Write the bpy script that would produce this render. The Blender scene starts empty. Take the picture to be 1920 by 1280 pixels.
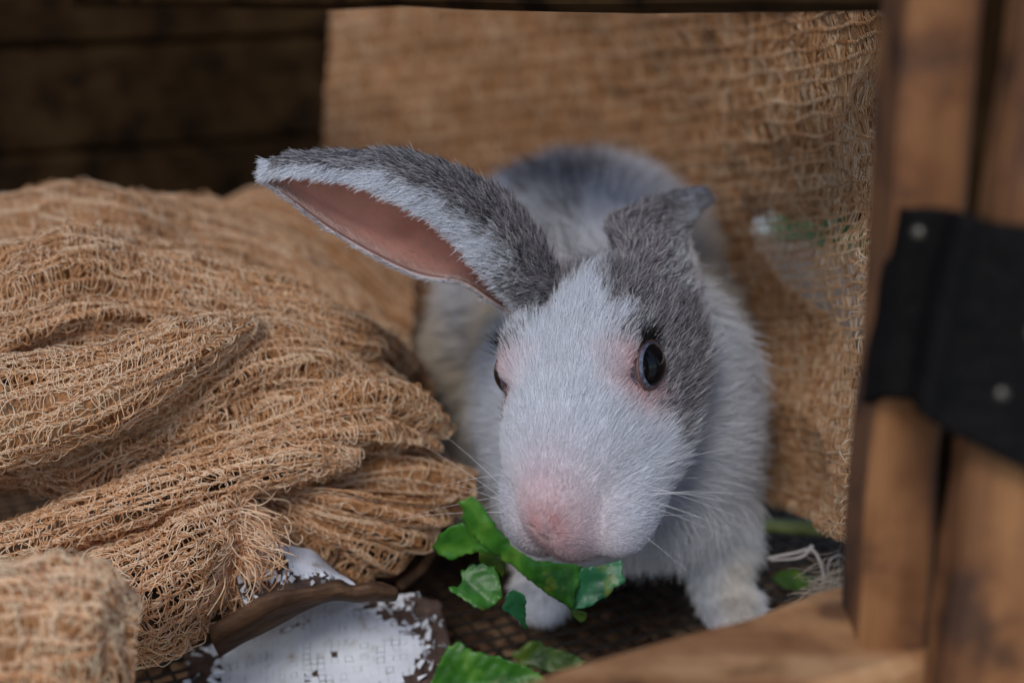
import bpy, bmesh, math
import numpy as np
from mathutils import Vector, Matrix
from mathutils.geometry import delaunay_2d_cdt

# ------------------------------------------------------------------ camera, sky, sun, exposure
S = 0.01                                  # everything below is laid out in centimetres
PITCH = math.radians(16.0)
CAMZ = 25.0
FPX = 1920 * 50 / 36.0
sc = bpy.context.scene
COL = sc.collection
cam_d = bpy.data.cameras.new('camera'); cam = bpy.data.objects.new('camera', cam_d); COL.objects.link(cam)
cam.location = (0, 0, CAMZ * S); cam.rotation_euler = (math.pi / 2 - PITCH, 0, 0)
cam_d.lens = 50; cam_d.sensor_width = 36; cam_d.clip_start = 0.01; cam_d.clip_end = 500
cam_d.dof.use_dof = True; cam_d.dof.focus_distance = 0.44; cam_d.dof.aperture_fstop = 5.2
sc.camera = cam

SUN_EL, SUN_AZ = math.radians(40), math.radians(196)      # azimuth clockwise from +Y: behind the camera, to its left
w = bpy.data.worlds.new('World'); sc.world = w; w.use_nodes = True
nt = w.node_tree; bg = nt.nodes['Background']
sky = nt.nodes.new('ShaderNodeTexSky'); sky.sky_type = 'NISHITA'; sky.sun_disc = False
sky.sun_elevation = SUN_EL; sky.sun_rotation = SUN_AZ; sky.air_density = 1.0; sky.dust_density = 0.6
nt.links.new(sky.outputs[0], bg.inputs[0]); bg.inputs[1].default_value = 0.13
sl = bpy.data.lights.new('sun', 'SUN'); so = bpy.data.objects.new('sun', sl); COL.objects.link(so)
sl.energy = 1.5; sl.angle = math.radians(18); sl.color = (1.0, 0.95, 0.89)
sd = Vector((math.sin(SUN_AZ) * math.cos(SUN_EL), math.cos(SUN_AZ) * math.cos(SUN_EL), math.sin(SUN_EL)))
so.rotation_euler = sd.to_track_quat('Z', 'Y').to_euler()
sc.view_settings.view_transform = 'Standard'; sc.view_settings.look = 'None'
sc.view_settings.exposure = 0.24; sc.view_settings.gamma = 1.0
sc.cycles.use_denoising = True
sc.cycles.max_bounces = 10; sc.cycles.diffuse_bounces = 5; sc.cycles.transparent_max_bounces = 24
sc.cycles_curves.shape = 'RIBBONS'

# ------------------------------------------------------------------ helpers
CP, SP = math.cos(PITCH), math.sin(PITCH)
def at(px, py, Y):
    """a point seen at photograph pixel (px, py) that stands Y cm in front of the camera"""
    x = (px - 960) / FPX; yi = (640 - py) / FPX
    t = Y / (CP + yi * SP)
    return np.array([t * x, Y, CAMZ + t * (-SP + yi * CP)])
def pts(rows): return np.array([[at(*p) for p in r] for r in rows])

def hash3(i, j, k, seed):
    n = (i * 374761393 + j * 668265263 + k * 2147483647 + seed * 1274126177) & 0xffffffff
    n = ((n ^ (n >> 13)) * 1274126177) & 0xffffffff
    n = ((n ^ (n >> 16)) * 2246822519) & 0xffffffff
    return ((n ^ (n >> 15)) & 0xffffff) / float(0xffffff)
def vnoise(p, scale=1.0, seed=0):
    """value noise -1..1 at points p (n,3)"""
    q = np.asarray(p, float) * scale + 1000.0
    f = np.floor(q); r = q - f; r = r * r * (3 - 2 * r); i = f.astype(np.int64)
    o = 0
    for a in (0, 1):
        for b in (0, 1):
            for c in (0, 1):
                wgt = (r[:, 0] if a else 1 - r[:, 0]) * (r[:, 1] if b else 1 - r[:, 1]) * (r[:, 2] if c else 1 - r[:, 2])
                o = o + wgt * hash3(i[:, 0] + a, i[:, 1] + b, i[:, 2] + c, seed)
    return o * 2 - 1
def sstep(a, b, x):
    t = np.clip((x - a) / (b - a), 0, 1); return t * t * (3 - 2 * t)
def nrm(v): return v / np.maximum(np.linalg.norm(v, axis=-1, keepdims=True), 1e-9)

def mesh_data(name, verts, faces, smooth=True):
    me = bpy.data.meshes.new(name)
    me.from_pydata((np.asarray(verts, float) * S).tolist(), [], [tuple(int(i) for i in f) for f in faces])
    me.validate(); me.update()
    if smooth: me.polygons.foreach_set('use_smooth', [True] * len(me.polygons))
    return me
def link(name, data, mat=None, parent=None, **props):
    o = bpy.data.objects.new(name, data); COL.objects.link(o)
    if mat is not None and data is not None and not data.materials: data.materials.append(mat)
    if parent is not None: o.parent = parent
    for k, v in props.items(): o[k] = v
    return o
def thing(name, label, cat, loc=(0, 0, 0), group=None):
    o = link(name, None, label=label, category=cat)
    if group: o['group'] = group
    o.empty_display_size = 0.02
    return o
def grid_faces(nu, nv, off=0, wrap=False):
    f = []
    for i in range(nu - 1):
        for j in range(nv if wrap else nv - 1):
            k = (j + 1) % nv
            f.append((off + i * nv + j, off + (i + 1) * nv + j, off + (i + 1) * nv + k, off + i * nv + k))
    return f
def crom(P, n):
    """Catmull-Rom resample of P (m,...) to n samples"""
    P = np.asarray(P, float); m = len(P)
    t = np.linspace(0, m - 1, n); i = np.minimum(t.astype(int), m - 2); f = (t - i)
    f = f.reshape((-1,) + (1,) * (P.ndim - 1))
    ext = np.concatenate([2 * P[:1] - P[1:2], P, 2 * P[-1:] - P[-2:-1]])
    p0, p1, p2, p3 = ext[i], ext[i + 1], ext[i + 2], ext[i + 3]
    return 0.5 * (2 * p1 + (p2 - p0) * f + (2 * p0 - 5 * p1 + 4 * p2 - p3) * f ** 2 + (3 * p1 - p0 - 3 * p2 + p3) * f ** 3)
def patch(ctrl, nu, nv):
    """ctrl (rows v, cols u, 3) -> grid (nu, nv, 3)"""
    g = crom(ctrl, nv)                       # rows
    g = crom(np.swapaxes(g, 0, 1), nu)       # cols -> (nu, nv, 3)
    return g
def gnormals(g):
    du = np.gradient(g, axis=0); dv = np.gradient(g, axis=1)
    n = nrm(np.cross(du, dv))
    toc = np.array([0, 0, CAMZ]) - g
    if np.mean(np.sum(n * toc, -1)) < 0: n = -n
    return n
def bil(g, u, v):
    """bilinear sample of grid g (nu,nv,k) at u,v in 0..1"""
    nu, nv = g.shape[:2]
    x = np.clip(u, 0, 1) * (nu - 1); y = np.clip(v, 0, 1) * (nv - 1)
    i = np.minimum(x.astype(int), nu - 2); j = np.minimum(y.astype(int), nv - 2)
    a = (x - i)[..., None]; b = (y - j)[..., None]
    return g[i, j] * (1 - a) * (1 - b) + g[i + 1, j] * a * (1 - b) + g[i, j + 1] * (1 - a) * b + g[i + 1, j + 1] * a * b

class Strands:
    def __init__(self): self.P, self.R, self.C, self.n = [], [], [], []
    def add(self, P, R, C):
        """P (m,k,3) cm, R (m,k) or (k,), C (m,3)"""
        m, k = P.shape[:2]
        if m == 0: return
        self.P.append(P.reshape(-1, 3)); self.R.append(np.broadcast_to(R, (m, k)).reshape(-1))
        self.C.append(np.broadcast_to(C, (m, 3))); self.n += [k] * m
    def build(self, name, mat, parent=None, **props):
        hc = bpy.data.hair_curves.new(name)
        hc.add_curves(self.n)
        P = (np.concatenate(self.P) * S).astype(np.float32)
        hc.attributes['position'].data.foreach_set('vector', P.ravel())
        r = hc.attributes.get('radius') or hc.attributes.new('radius', 'FLOAT', 'POINT')
        r.data.foreach_set('value', (np.concatenate(self.R) * S).astype(np.float32))
        c = hc.attributes.new('tint', 'FLOAT_COLOR', 'CURVE')
        C = np.concatenate(self.C); C = np.concatenate([C, np.ones((len(C), 1))], 1).astype(np.float32)
        c.data.foreach_set('color', C.ravel())
        return link(name, hc, mat, parent, **props)

# ------------------------------------------------------------------ materials
def new_mat(name):
    m = bpy.data.materials.new(name); m.use_nodes = True
    n = m.node_tree.nodes; l = m.node_tree.links
    return m, n, l, n['Principled BSDF']
def ramp(n, stops):
    r = n.new('ShaderNodeValToRGB'); e = r.color_ramp.elements
    while len(e) < len(stops): e.new(0.5)
    for k, (p, c) in enumerate(stops):
        e[k].position = p; e[k].color = (*c, 1)
    return r
def noise_mat(name, stops, scale, rough=0.8, stretch=(1, 1, 1), bump=0.0, bdist=0.001, detail=8, coord='Object', spec=0.3, rot=(0, 0, 0), dist=0.0):
    m, n, l, b = new_mat(name)
    tc = n.new('ShaderNodeTexCoord'); mp = n.new('ShaderNodeMapping'); mp.inputs['Scale'].default_value = stretch
    mp.inputs['Rotation'].default_value = rot
    tx = n.new('ShaderNodeTexNoise'); tx.inputs['Scale'].default_value = scale; tx.inputs['Detail'].default_value = detail
    tx.inputs['Roughness'].default_value = 0.65; tx.inputs['Distortion'].default_value = dist
    r = ramp(n, stops)
    l.new(tc.outputs[coord], mp.inputs[0]); l.new(mp.outputs[0], tx.inputs['Vector'])
    l.new(tx.outputs[0], r.inputs[0]); l.new(r.outputs[0], b.inputs['Base Color'])
    b.inputs['Roughness'].default_value = rough; b.inputs['Specular IOR Level'].default_value = spec
    if bump:
        bp = n.new('ShaderNodeBump'); bp.inputs['Strength'].default_value = bump; bp.inputs['Distance'].default_value = bdist
        l.new(tx.outputs[0], bp.inputs['Height']); l.new(bp.outputs[0], b.inputs['Normal'])
    return m
def strand_mat(name, translucent=0.3, gloss=0.05, rough=0.5):
    m, n, l, b = new_mat(name); n.remove(b)
    out = n['Material Output']
    a = n.new('ShaderNodeAttribute'); a.attribute_name = 'tint'
    d = n.new('ShaderNodeBsdfDiffuse'); t = n.new('ShaderNodeBsdfTranslucent'); g = n.new('ShaderNodeBsdfGlossy')
    g.inputs['Roughness'].default_value = rough
    l.new(a.outputs['Color'], d.inputs[0]); l.new(a.outputs['Color'], t.inputs[0])
    m1 = n.new('ShaderNodeMixShader'); m1.inputs[0].default_value = translucent
    m2 = n.new('ShaderNodeMixShader'); m2.inputs[0].default_value = gloss
    l.new(d.outputs[0], m1.inputs[1]); l.new(t.outputs[0], m1.inputs[2])
    l.new(m1.outputs[0], m2.inputs[1]); l.new(g.outputs[0], m2.inputs[2]); l.new(m2.outputs[0], out.inputs[0])
    return m
M_THREAD = strand_mat('net_thread', 0.25, 0.03)
M_FUR = strand_mat('fur_hair', 0.35, 0.012, 0.5)

def vcol_mat(name, rough=0.7, sss=0.0):
    m, n, l, b = new_mat(name)
    a = n.new('ShaderNodeAttribute'); a.attribute_name = 'tint'
    l.new(a.outputs['Color'], b.inputs['Base Color']); b.inputs['Roughness'].default_value = rough
    b.inputs['Specular IOR Level'].default_value = 0.2
    if sss:
        b.inputs['Subsurface Weight'].default_value = sss; b.inputs['Subsurface Radius'].default_value = (0.004, 0.002, 0.001)
        b.inputs['Subsurface Scale'].default_value = 0.4
    return m
M_SKIN = vcol_mat('rabbit_skin', 0.7)
M_EAR = vcol_mat('ear_skin', 0.6)
_n, _l = M_EAR.node_tree.nodes, M_EAR.node_tree.links
_t = _n.new('ShaderNodeBsdfTranslucent'); _m = _n.new('ShaderNodeMixShader'); _m.inputs[0].default_value = 0.5
_l.new(_n['Attribute'].outputs['Color'], _t.inputs[0]); _l.new(_n['Principled BSDF'].outputs[0], _m.inputs[1]); _l.new(_t.outputs[0], _m.inputs[2]); _l.new(_m.outputs[0], _n['Material Output'].inputs[0])

def wood(name, dark, mid, light, along=2, scale=60):
    m, n, l, b = new_mat(name)
    tc = n.new('ShaderNodeTexCoord'); mp = n.new('ShaderNodeMapping')
    st = [1, 1, 1]; st[along] = 0.08; mp.inputs['Scale'].default_value = st
    g = n.new('ShaderNodeTexNoise'); g.inputs['Scale'].default_value = scale; g.inputs['Detail'].default_value = 10; g.inputs['Distortion'].default_value = 0.6
    bl = n.new('ShaderNodeTexNoise'); bl.inputs['Scale'].default_value = 55; bl.inputs['Detail'].default_value = 5
    r = ramp(n, [(0.3, dark), (0.5, mid), (0.72, light)])
    mx = n.new('ShaderNodeMix'); mx.data_type = 'RGBA'; mx.blend_type = 'MULTIPLY'; mx.inputs[0].default_value = 0.8
    r2 = ramp(n, [(0.36, (0.16, 0.11, 0.08)), (0.47, (0.7, 0.6, 0.5)), (0.60, (1, 1, 1))])
    l.new(tc.outputs['Object'], mp.inputs[0]); l.new(mp.outputs[0], g.inputs[0]); l.new(tc.outputs['Object'], bl.inputs[0])
    l.new(g.outputs[0], r.inputs[0]); l.new(bl.outputs[0], r2.inputs[0])
    l.new(r.outputs[0], mx.inputs[6]); l.new(r2.outputs[0], mx.inputs[7]); l.new(mx.outputs[2], b.inputs['Base Color'])
    bp = n.new('ShaderNodeBump'); bp.inputs['Strength'].default_value = 0.5; bp.inputs['Distance'].default_value = 0.001
    l.new(g.outputs[0], bp.inputs['Height']); l.new(bp.outputs[0], b.inputs['Normal'])
    b.inputs['Roughness'].default_value = 0.75
    return m
M_POST = wood('post_wood', (0.06, 0.022, 0.007), (0.17, 0.068, 0.021), (0.34, 0.155, 0.055), 2)
M_RAIL = wood('rail_wood', (0.22, 0.095, 0.035), (0.40, 0.20, 0.085), (0.54, 0.32, 0.16), 0)
M_DARKWOOD = wood('old_board_wood', (0.018, 0.009, 0.003), (0.034, 0.018, 0.006), (0.05, 0.027, 0.010), 0, 40); M_DARKWOOD.node_tree.nodes['Principled BSDF'].inputs['Specular IOR Level'].default_value = 0.1  # dark boards, with the back wall's shade put partly into the colour
M_RUBBER = noise_mat('black_rubber', [(0.35, (0.003, 0.003, 0.003)), (0.65, (0.009, 0.008, 0.008))], 400, 0.8, bump=0.3, spec=0.08)
M_NAIL = noise_mat('nail_metal', [(0.3, (0.06, 0.05, 0.04)), (0.7, (0.2, 0.18, 0.15))], 500, 0.4); M_NAIL.node_tree.nodes['Principled BSDF'].inputs['Metallic'].default_value = 0.7
M_WIRE = noise_mat('dark_wire', [(0.3, (0.012, 0.010, 0.008)), (0.7, (0.035, 0.025, 0.018))], 300, 0.6)
M_TRAY = noise_mat('tray_litter', [(0.3, (0.10, 0.055, 0.032)), (0.5, (0.30, 0.18, 0.105)), (0.7, (0.48, 0.32, 0.20))], 90, 0.95, bump=1.0, bdist=0.003)
M_GROUND = noise_mat('yard_ground', [(0.3, (0.36, 0.35, 0.32)), (0.55, (0.5, 0.49, 0.46)), (0.75, (0.6, 0.59, 0.57))], 2.0, 0.95, bump=0.4, bdist=0.02)

# ------------------------------------------------------------------ the setting
me = mesh_data('ground', [(-9000, -9000, -62), (9000, -9000, -62), (9000, 9000, -62), (-9000, 9000, -62)], [(0, 1, 2, 3)])
link('ground', me, M_GROUND, kind='structure')

HUT = math.radians(28)                    # the hutch stands turned by this angle to the camera
EX = np.array([math.cos(HUT), math.sin(HUT), 0]); EY = np.array([-math.sin(HUT), math.cos(HUT), 0]); EZ = np.array([0, 0, 1.0])

def beam_mesh(name, p0, p1, wx, wz, up=EZ, bev=0.15, seed=0, seg=14, rough=0.03):
    """a sawn board from p0 to p1 with slightly worn edges (closed, bevelled cross-section), returned with axes for its object"""
    p0, p1 = np.array(p0, float), np.array(p1, float)
    d = nrm(p1 - p0); sx = nrm(np.cross(d, up)); sz = np.cross(sx, d)
    cs = []
    for qx, qz, ax, az in ((1, 1, 0, 1), (1, 1, 1, 0), (1, -1, 1, 0), (1, -1, 0, 1), (-1, -1, 0, 1), (-1, -1, 1, 0), (-1, 1, 1, 0), (-1, 1, 0, 1)):
        cs.append((qx * (wx / 2 - bev * (1 - ax)), qz * (wz / 2 - bev * (1 - az))))
    cs = [(qx, qz) for qx, qz in cs]
    V = []
    for k in range(seg):
        c = p0 + (p1 - p0) * k / (seg - 1)
        for qx, qz in cs: V.append(c + sx * qx + sz * qz)
    V = np.array(V)
    V += (vnoise(V, 0.5, seed)[:, None] * sx + vnoise(V, 0.5, seed + 1)[:, None] * sz) * rough * 4
    V += np.stack([vnoise(V, 2.5, seed + 2 + k) for k in range(3)], 1) * rough
    F = grid_faces(seg, 8, wrap=True); F += [tuple(range(8))[::-1], tuple((seg - 1) * 8 + i for i in range(8))]
    return mesh_data(name, V, F, smooth=False)
def beam(name, p0, p1, wx, wz, mat, parent=None, **kw):
    props = {k: kw.pop(k) for k in ('label', 'category', 'group', 'kind') if k in kw}
    return link(name, beam_mesh(name, p0, p1, wx, wz, **kw), mat, parent, **props)

# back wall of dark boards, and the unseen shading boards above and at left
BW = np.array([-12.0, 92.0, 0])
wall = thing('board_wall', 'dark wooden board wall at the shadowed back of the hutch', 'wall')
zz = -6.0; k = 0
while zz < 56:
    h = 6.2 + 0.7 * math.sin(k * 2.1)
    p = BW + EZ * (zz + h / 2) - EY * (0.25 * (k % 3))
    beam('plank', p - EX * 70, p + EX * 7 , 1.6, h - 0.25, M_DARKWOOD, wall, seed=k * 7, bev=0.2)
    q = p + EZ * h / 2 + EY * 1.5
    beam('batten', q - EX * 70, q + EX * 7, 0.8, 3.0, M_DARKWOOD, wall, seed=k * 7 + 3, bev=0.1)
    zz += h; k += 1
shade_roof = thing('shading_boards', 'unseen dark boards added over the rear of the hutch for shade', 'shade_roof')  # overhead boards out of view, added to keep the back dark
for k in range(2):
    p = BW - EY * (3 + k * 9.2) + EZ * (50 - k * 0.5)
    beam('plank', p - EX * 70, p + EX * 7, 9.0, 1.4, M_DARKWOOD, shade_roof, seed=100 + k * 5, bev=0.2)
lwall = thing('shading_wall', 'unseen dark board wall added at the left of the hutch for shade', 'wall')  # side boards out of view, added to shade the left
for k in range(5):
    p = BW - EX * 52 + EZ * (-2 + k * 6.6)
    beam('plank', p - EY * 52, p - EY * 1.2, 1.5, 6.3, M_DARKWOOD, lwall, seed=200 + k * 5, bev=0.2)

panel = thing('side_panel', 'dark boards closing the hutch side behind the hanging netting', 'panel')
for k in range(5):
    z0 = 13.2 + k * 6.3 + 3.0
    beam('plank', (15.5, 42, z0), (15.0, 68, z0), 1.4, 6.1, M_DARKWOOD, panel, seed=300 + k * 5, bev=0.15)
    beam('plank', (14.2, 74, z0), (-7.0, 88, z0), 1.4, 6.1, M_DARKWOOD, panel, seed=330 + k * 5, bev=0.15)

# litter tray under the wire floor
gx, gy = np.meshgrid(np.linspace(-62, 50, 90), np.linspace(-36, 58, 80), indexing='ij')
base = np.array([4, 60, 0]) + gx[..., None] * EX + gy[..., None] * EY
base[..., 2] = -1.6 + 0.5 * vnoise(base.reshape(-1, 3), 0.35, 3).reshape(gx.shape) + 0.25 * vnoise(base.reshape(-1, 3), 1.1, 4).reshape(gx.shape)
link('litter_tray', mesh_data('litter_tray', base.reshape(-1, 3), grid_faces(90, 80)), M_TRAY, kind='structure')

# wire floor: square welded mesh, each wire a part
floor = thing('wire_floor', 'black square wire mesh floor under the rabbit', 'wire mesh')
def wire_data(name, L, r, n, seed):
    V, F = [], []
    t = np.linspace(-L / 2, L / 2, n)
    wob = vnoise(np.stack([t, t * 0 + seed, t * 0], 1), 0.4, seed) * 0.05
    for k in range(n):
        for a in range(6):
            V.append((t[k], r * math.cos(a * math.pi / 3) + wob[k] * 0.6, r * math.sin(a * math.pi / 3) + wob[k]))
    return mesh_data(name, V, grid_faces(n, 6, wrap=True))
wx_d = [wire_data('wire', 64, 0.065, 28, s) for s in (1, 2, 3)]; wy_d = [wire_data('wire', 56, 0.065, 28, s) for s in (4, 5, 6)]
for d in wx_d + wy_d: d.materials.append(M_WIRE)
FC = np.array([3.0, 60.0, 0.0])
SPC = 0.78
for k in range(-32, 22):
    o = link('wire', wx_d[k % 3], None, floor); p = (FC + EY * (k * SPC)) * S
    o.location = p; o.rotation_euler = (0, 0, HUT)
for k in range(-32, 28):
    o = link('wire', wy_d[k % 3], None, floor); p = (FC + EX * (k * SPC) - EZ * 0.1 - EY * 4.3) * S
    o.location = p; o.rotation_euler = (0, 0, HUT + math.pi / 2)

# ------------------------------------------------------------------ front frame: post, door stile, sill rail, top rail, rubber hinge
px0 = at(1692, 0, 31.0); PX = 8.2; PY = 31.0
post = thing('corner_post', 'weathered brown wooden corner post holding the black rubber hinge', 'post')
beam('post_timber', (PX + 0.85, PY + 0.6, -8), (PX + 0.95, PY + 0.6, 44), 1.6, 2.4, M_POST, post, up=np.array([0, 1.0, 0]), bev=0.22, seed=31, seg=30, rough=0.035)
stile = thing('door_stile', 'brown wooden door upright beside the corner post, across the dark gap', 'door frame')
beam('gap_shade_strip', (PX + 1.75, PY + 1.2, -8), (PX + 2.3, PY + 1.2, 44), 1.6, 1.0, M_DARKWOOD, post, up=np.array([0, 1.0, 0]), bev=0.1, seed=35, seg=12)  # dark strip added behind the gap to stand for its shade
beam('stile_timber', (PX + 2.75, PY - 2.0, -8), (PX + 4.0, PY - 1.7, 44), 3.4, 1.6, M_POST, stile, up=np.array([0, 1.0, 0]), bev=0.2, seed=41, seg=30, rough=0.035)
sill = thing('sill_rail', 'pale brown wooden sill rail in front of the paw', 'rail')
rz = 8.7
e1 = at(1600, 1112, 34.2); e0 = at(985, 1284, 29.2); e0[2] = rz; e1[2] = rz
rd = nrm(e1 - e0); rn = np.array([rd[1], -rd[0], 0])
beam('rail_timber', e0 - rd * 14 + rn * 2.0 - EZ * 1.5, e1 + rd * 0.6 + rn * 2.0 - EZ * 1.5, 4.0, 3.0, M_RAIL, sill, bev=0.3, seed=51, seg=24, rough=0.04)
top = thing('top_rail', 'dark wooden rail along the top of the hutch frame', 'rail')
tp0, tp1 = at(560, -58, 60), at(1990, -100, 34)
beam('rail_timber', tp0 - (tp1 - tp0) * 0.6, tp1, 3.0, 3.0, M_DARKWOOD, top, bev=0.25, seed=61)

# rubber hinge: a strip bent over the post edge, buckled up over the gap
hinge = thing('rubber_hinge', 'black rubber hinge flap nailed across post and door', 'hinge')
hl = [(-0.0, 1.28), (0.3, 0.75), (1.0, 0.62), (1.9, 0.6), (2.2, 1.0), (2.45, 0.75), (3.0, 0.75), (4.2, 0.85), (5.2, 0.8), (6.0, 0.75)]
nU, nV = 60, 24
top_px = [(1690, 388), (1708, 390), (1750, 392), (1790, 396), (1812, 400), (1840, 410), (1875, 418), (1960, 428), (2050, 436)]
bot_px = [(1626, 757), (1660, 745), (1700, 748), (1716, 752), (1732, 775), (1762, 800), (1850, 845), (1950, 895), (2050, 945)]
depth = [30.9, 29.9, 29.6, 29.2, 27.6, 27.7, 27.7, 27.7, 27.8]
rows = []
for v in np.linspace(0, 1, 5):
    rows.append([at(a[0] * (1 - v) + b[0] * v - (6 * math.sin(v * math.pi)), a[1] * (1 - v) + b[1] * v, d + 0.15 * math.sin(v * 3)) for a, b, d in zip(top_px, bot_px, depth)])
hg = patch(np.array(rows), nU, nV); hg += 0.05 * gnormals(hg) * vnoise(hg.reshape(-1, 3), 1.2, 8).reshape(nU, nV, 1)
ho = link('rubber_strip', mesh_data('rubber_strip', hg.reshape(-1, 3), grid_faces(nU, nV)), M_RUBBER, hinge)
sm = ho.modifiers.new('thickness', 'SOLIDIFY'); sm.thickness = 0.25 * S; sm.offset = 0
hn = gnormals(hg)
for u, v, r in ((0.2, 0.12, 0.16), (0.86, 0.42, 0.22), (0.78, 0.72, 0.15)):
    p = bil(hg, np.array([u]), np.array([v]))[0]; n_ = nrm(bil(hn, np.array([u]), np.array([v])))[0]
    a_ = nrm(np.cross(n_, EZ)); b_ = np.cross(n_, a_)
    V = [p + n_ * 0.24]; ring = []
    for rr, hh in ((0.6, 0.22), (0.95, 0.17), (1.0, 0.1)):
        for k in range(12):
            V.append(p + n_ * hh + r * rr * (a_ * math.cos(k * math.pi / 6) + b_ * math.sin(k * math.pi / 6)))
    F = [(0, 1 + k, 1 + (k + 1) % 12) for k in range(12)]
    for q in range(2): F += [(1 + q * 12 + k, 13 + q * 12 + k, 13 + q * 12 + (k + 1) % 12, 1 + q * 12 + (k + 1) % 12) for k in range(12)]
    link('nail_head', mesh_data('nail_head', V, F), M_NAIL, hinge)

# ------------------------------------------------------------------ knitted netting
def net_sheet_mat():
    m, n, l, b = new_mat('net_backing')
    out = n['Material Output']
    uv = n.new('ShaderNodeUVMap'); uv.uv_map = 'cm'
    nz = n.new('ShaderNodeTexNoise'); nz.inputs['Scale'].default_value = 3.2; nz.inputs['Detail'].default_value = 4
    mp = n.new('ShaderNodeMapping'); mp.inputs['Scale'].default_value = (2.6, 1.1, 1)
    l.new(uv.outputs[0], mp.inputs[0]); l.new(mp.outputs[0], nz.inputs['Vector'])
    lw = n.new('ShaderNodeTexNoise'); lw.inputs['Scale'].default_value = 0.35; lw.inputs['Detail'].default_value = 2
    l.new(uv.outputs[0], lw.inputs['Vector'])
    add = n.new('ShaderNodeMath'); add.operation = 'MULTIPLY_ADD'; add.inputs[1].default_value = 0.45
    l.new(lw.outputs[0], add.inputs[0]); l.new(nz.outputs[0], add.inputs[2])
    at_ = n.new('ShaderNodeAttribute'); at_.attribute_name = 'cover'
    sub = n.new('ShaderNodeMath'); sub.operation = 'ADD'; l.new(add.outputs[0], sub.inputs[0]); l.new(at_.outputs['Fac'], sub.inputs[1])
    thr = ramp(n, [(0.60, (0, 0, 0)), (0.66, (1, 1, 1))])
    l.new(sub.outputs[0], thr.inputs[0])
    col = ramp(n, [(0.3, (0.27, 0.125, 0.052)), (0.6, (0.50, 0.255, 0.115))]); l.new(nz.outputs[0], col.inputs[0])  # darker than the threads: shade between them is put into this colour
    d = n.new('ShaderNodeBsdfDiffuse'); t = n.new('ShaderNodeBsdfTranslucent'); mx = n.new('ShaderNodeMixShader'); mx.inputs[0].default_value = 0.3
    l.new(col.outputs[0], d.inputs[0]); l.new(col.outputs[0], t.inputs[0]); l.new(d.outputs[0], mx.inputs[1]); l.new(t.outputs[0], mx.inputs[2])
    bp = n.new('ShaderNodeBump'); bp.inputs['Strength'].default_value = 0.8; bp.inputs['Distance'].default_value = 0.0012
    l.new(nz.outputs[0], bp.inputs['Height']); l.new(bp.outputs[0], d.inputs['Normal'])
    tr = n.new('ShaderNodeBsdfTransparent'); mm = n.new('ShaderNodeMixShader')
    l.new(thr.outputs[0], mm.inputs[0]); l.new(tr.outputs[0], mm.inputs[1]); l.new(mx.outputs[0], mm.inputs[2]); l.new(mm.outputs[0], out.inputs[0])
    n.remove(b)
    return m
M_NET = net_sheet_mat()
rng = np.random.default_rng(7)

PAL = [0.28]
def tan(n, bright=1.0, var=0.22):
    base = np.array([0.64, 0.365, 0.185]); pale = np.array([0.80, 0.60, 0.41]); dk = np.array([0.38, 0.18, 0.08])
    t = rng.random((n, 1)); c = np.where(t < 0.88 - PAL[0], base, np.where(t < 0.88, pale, dk))
    return np.clip(c * (1 + var * (rng.random((n, 1)) - 0.5)) * bright, 0, 1)

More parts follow.
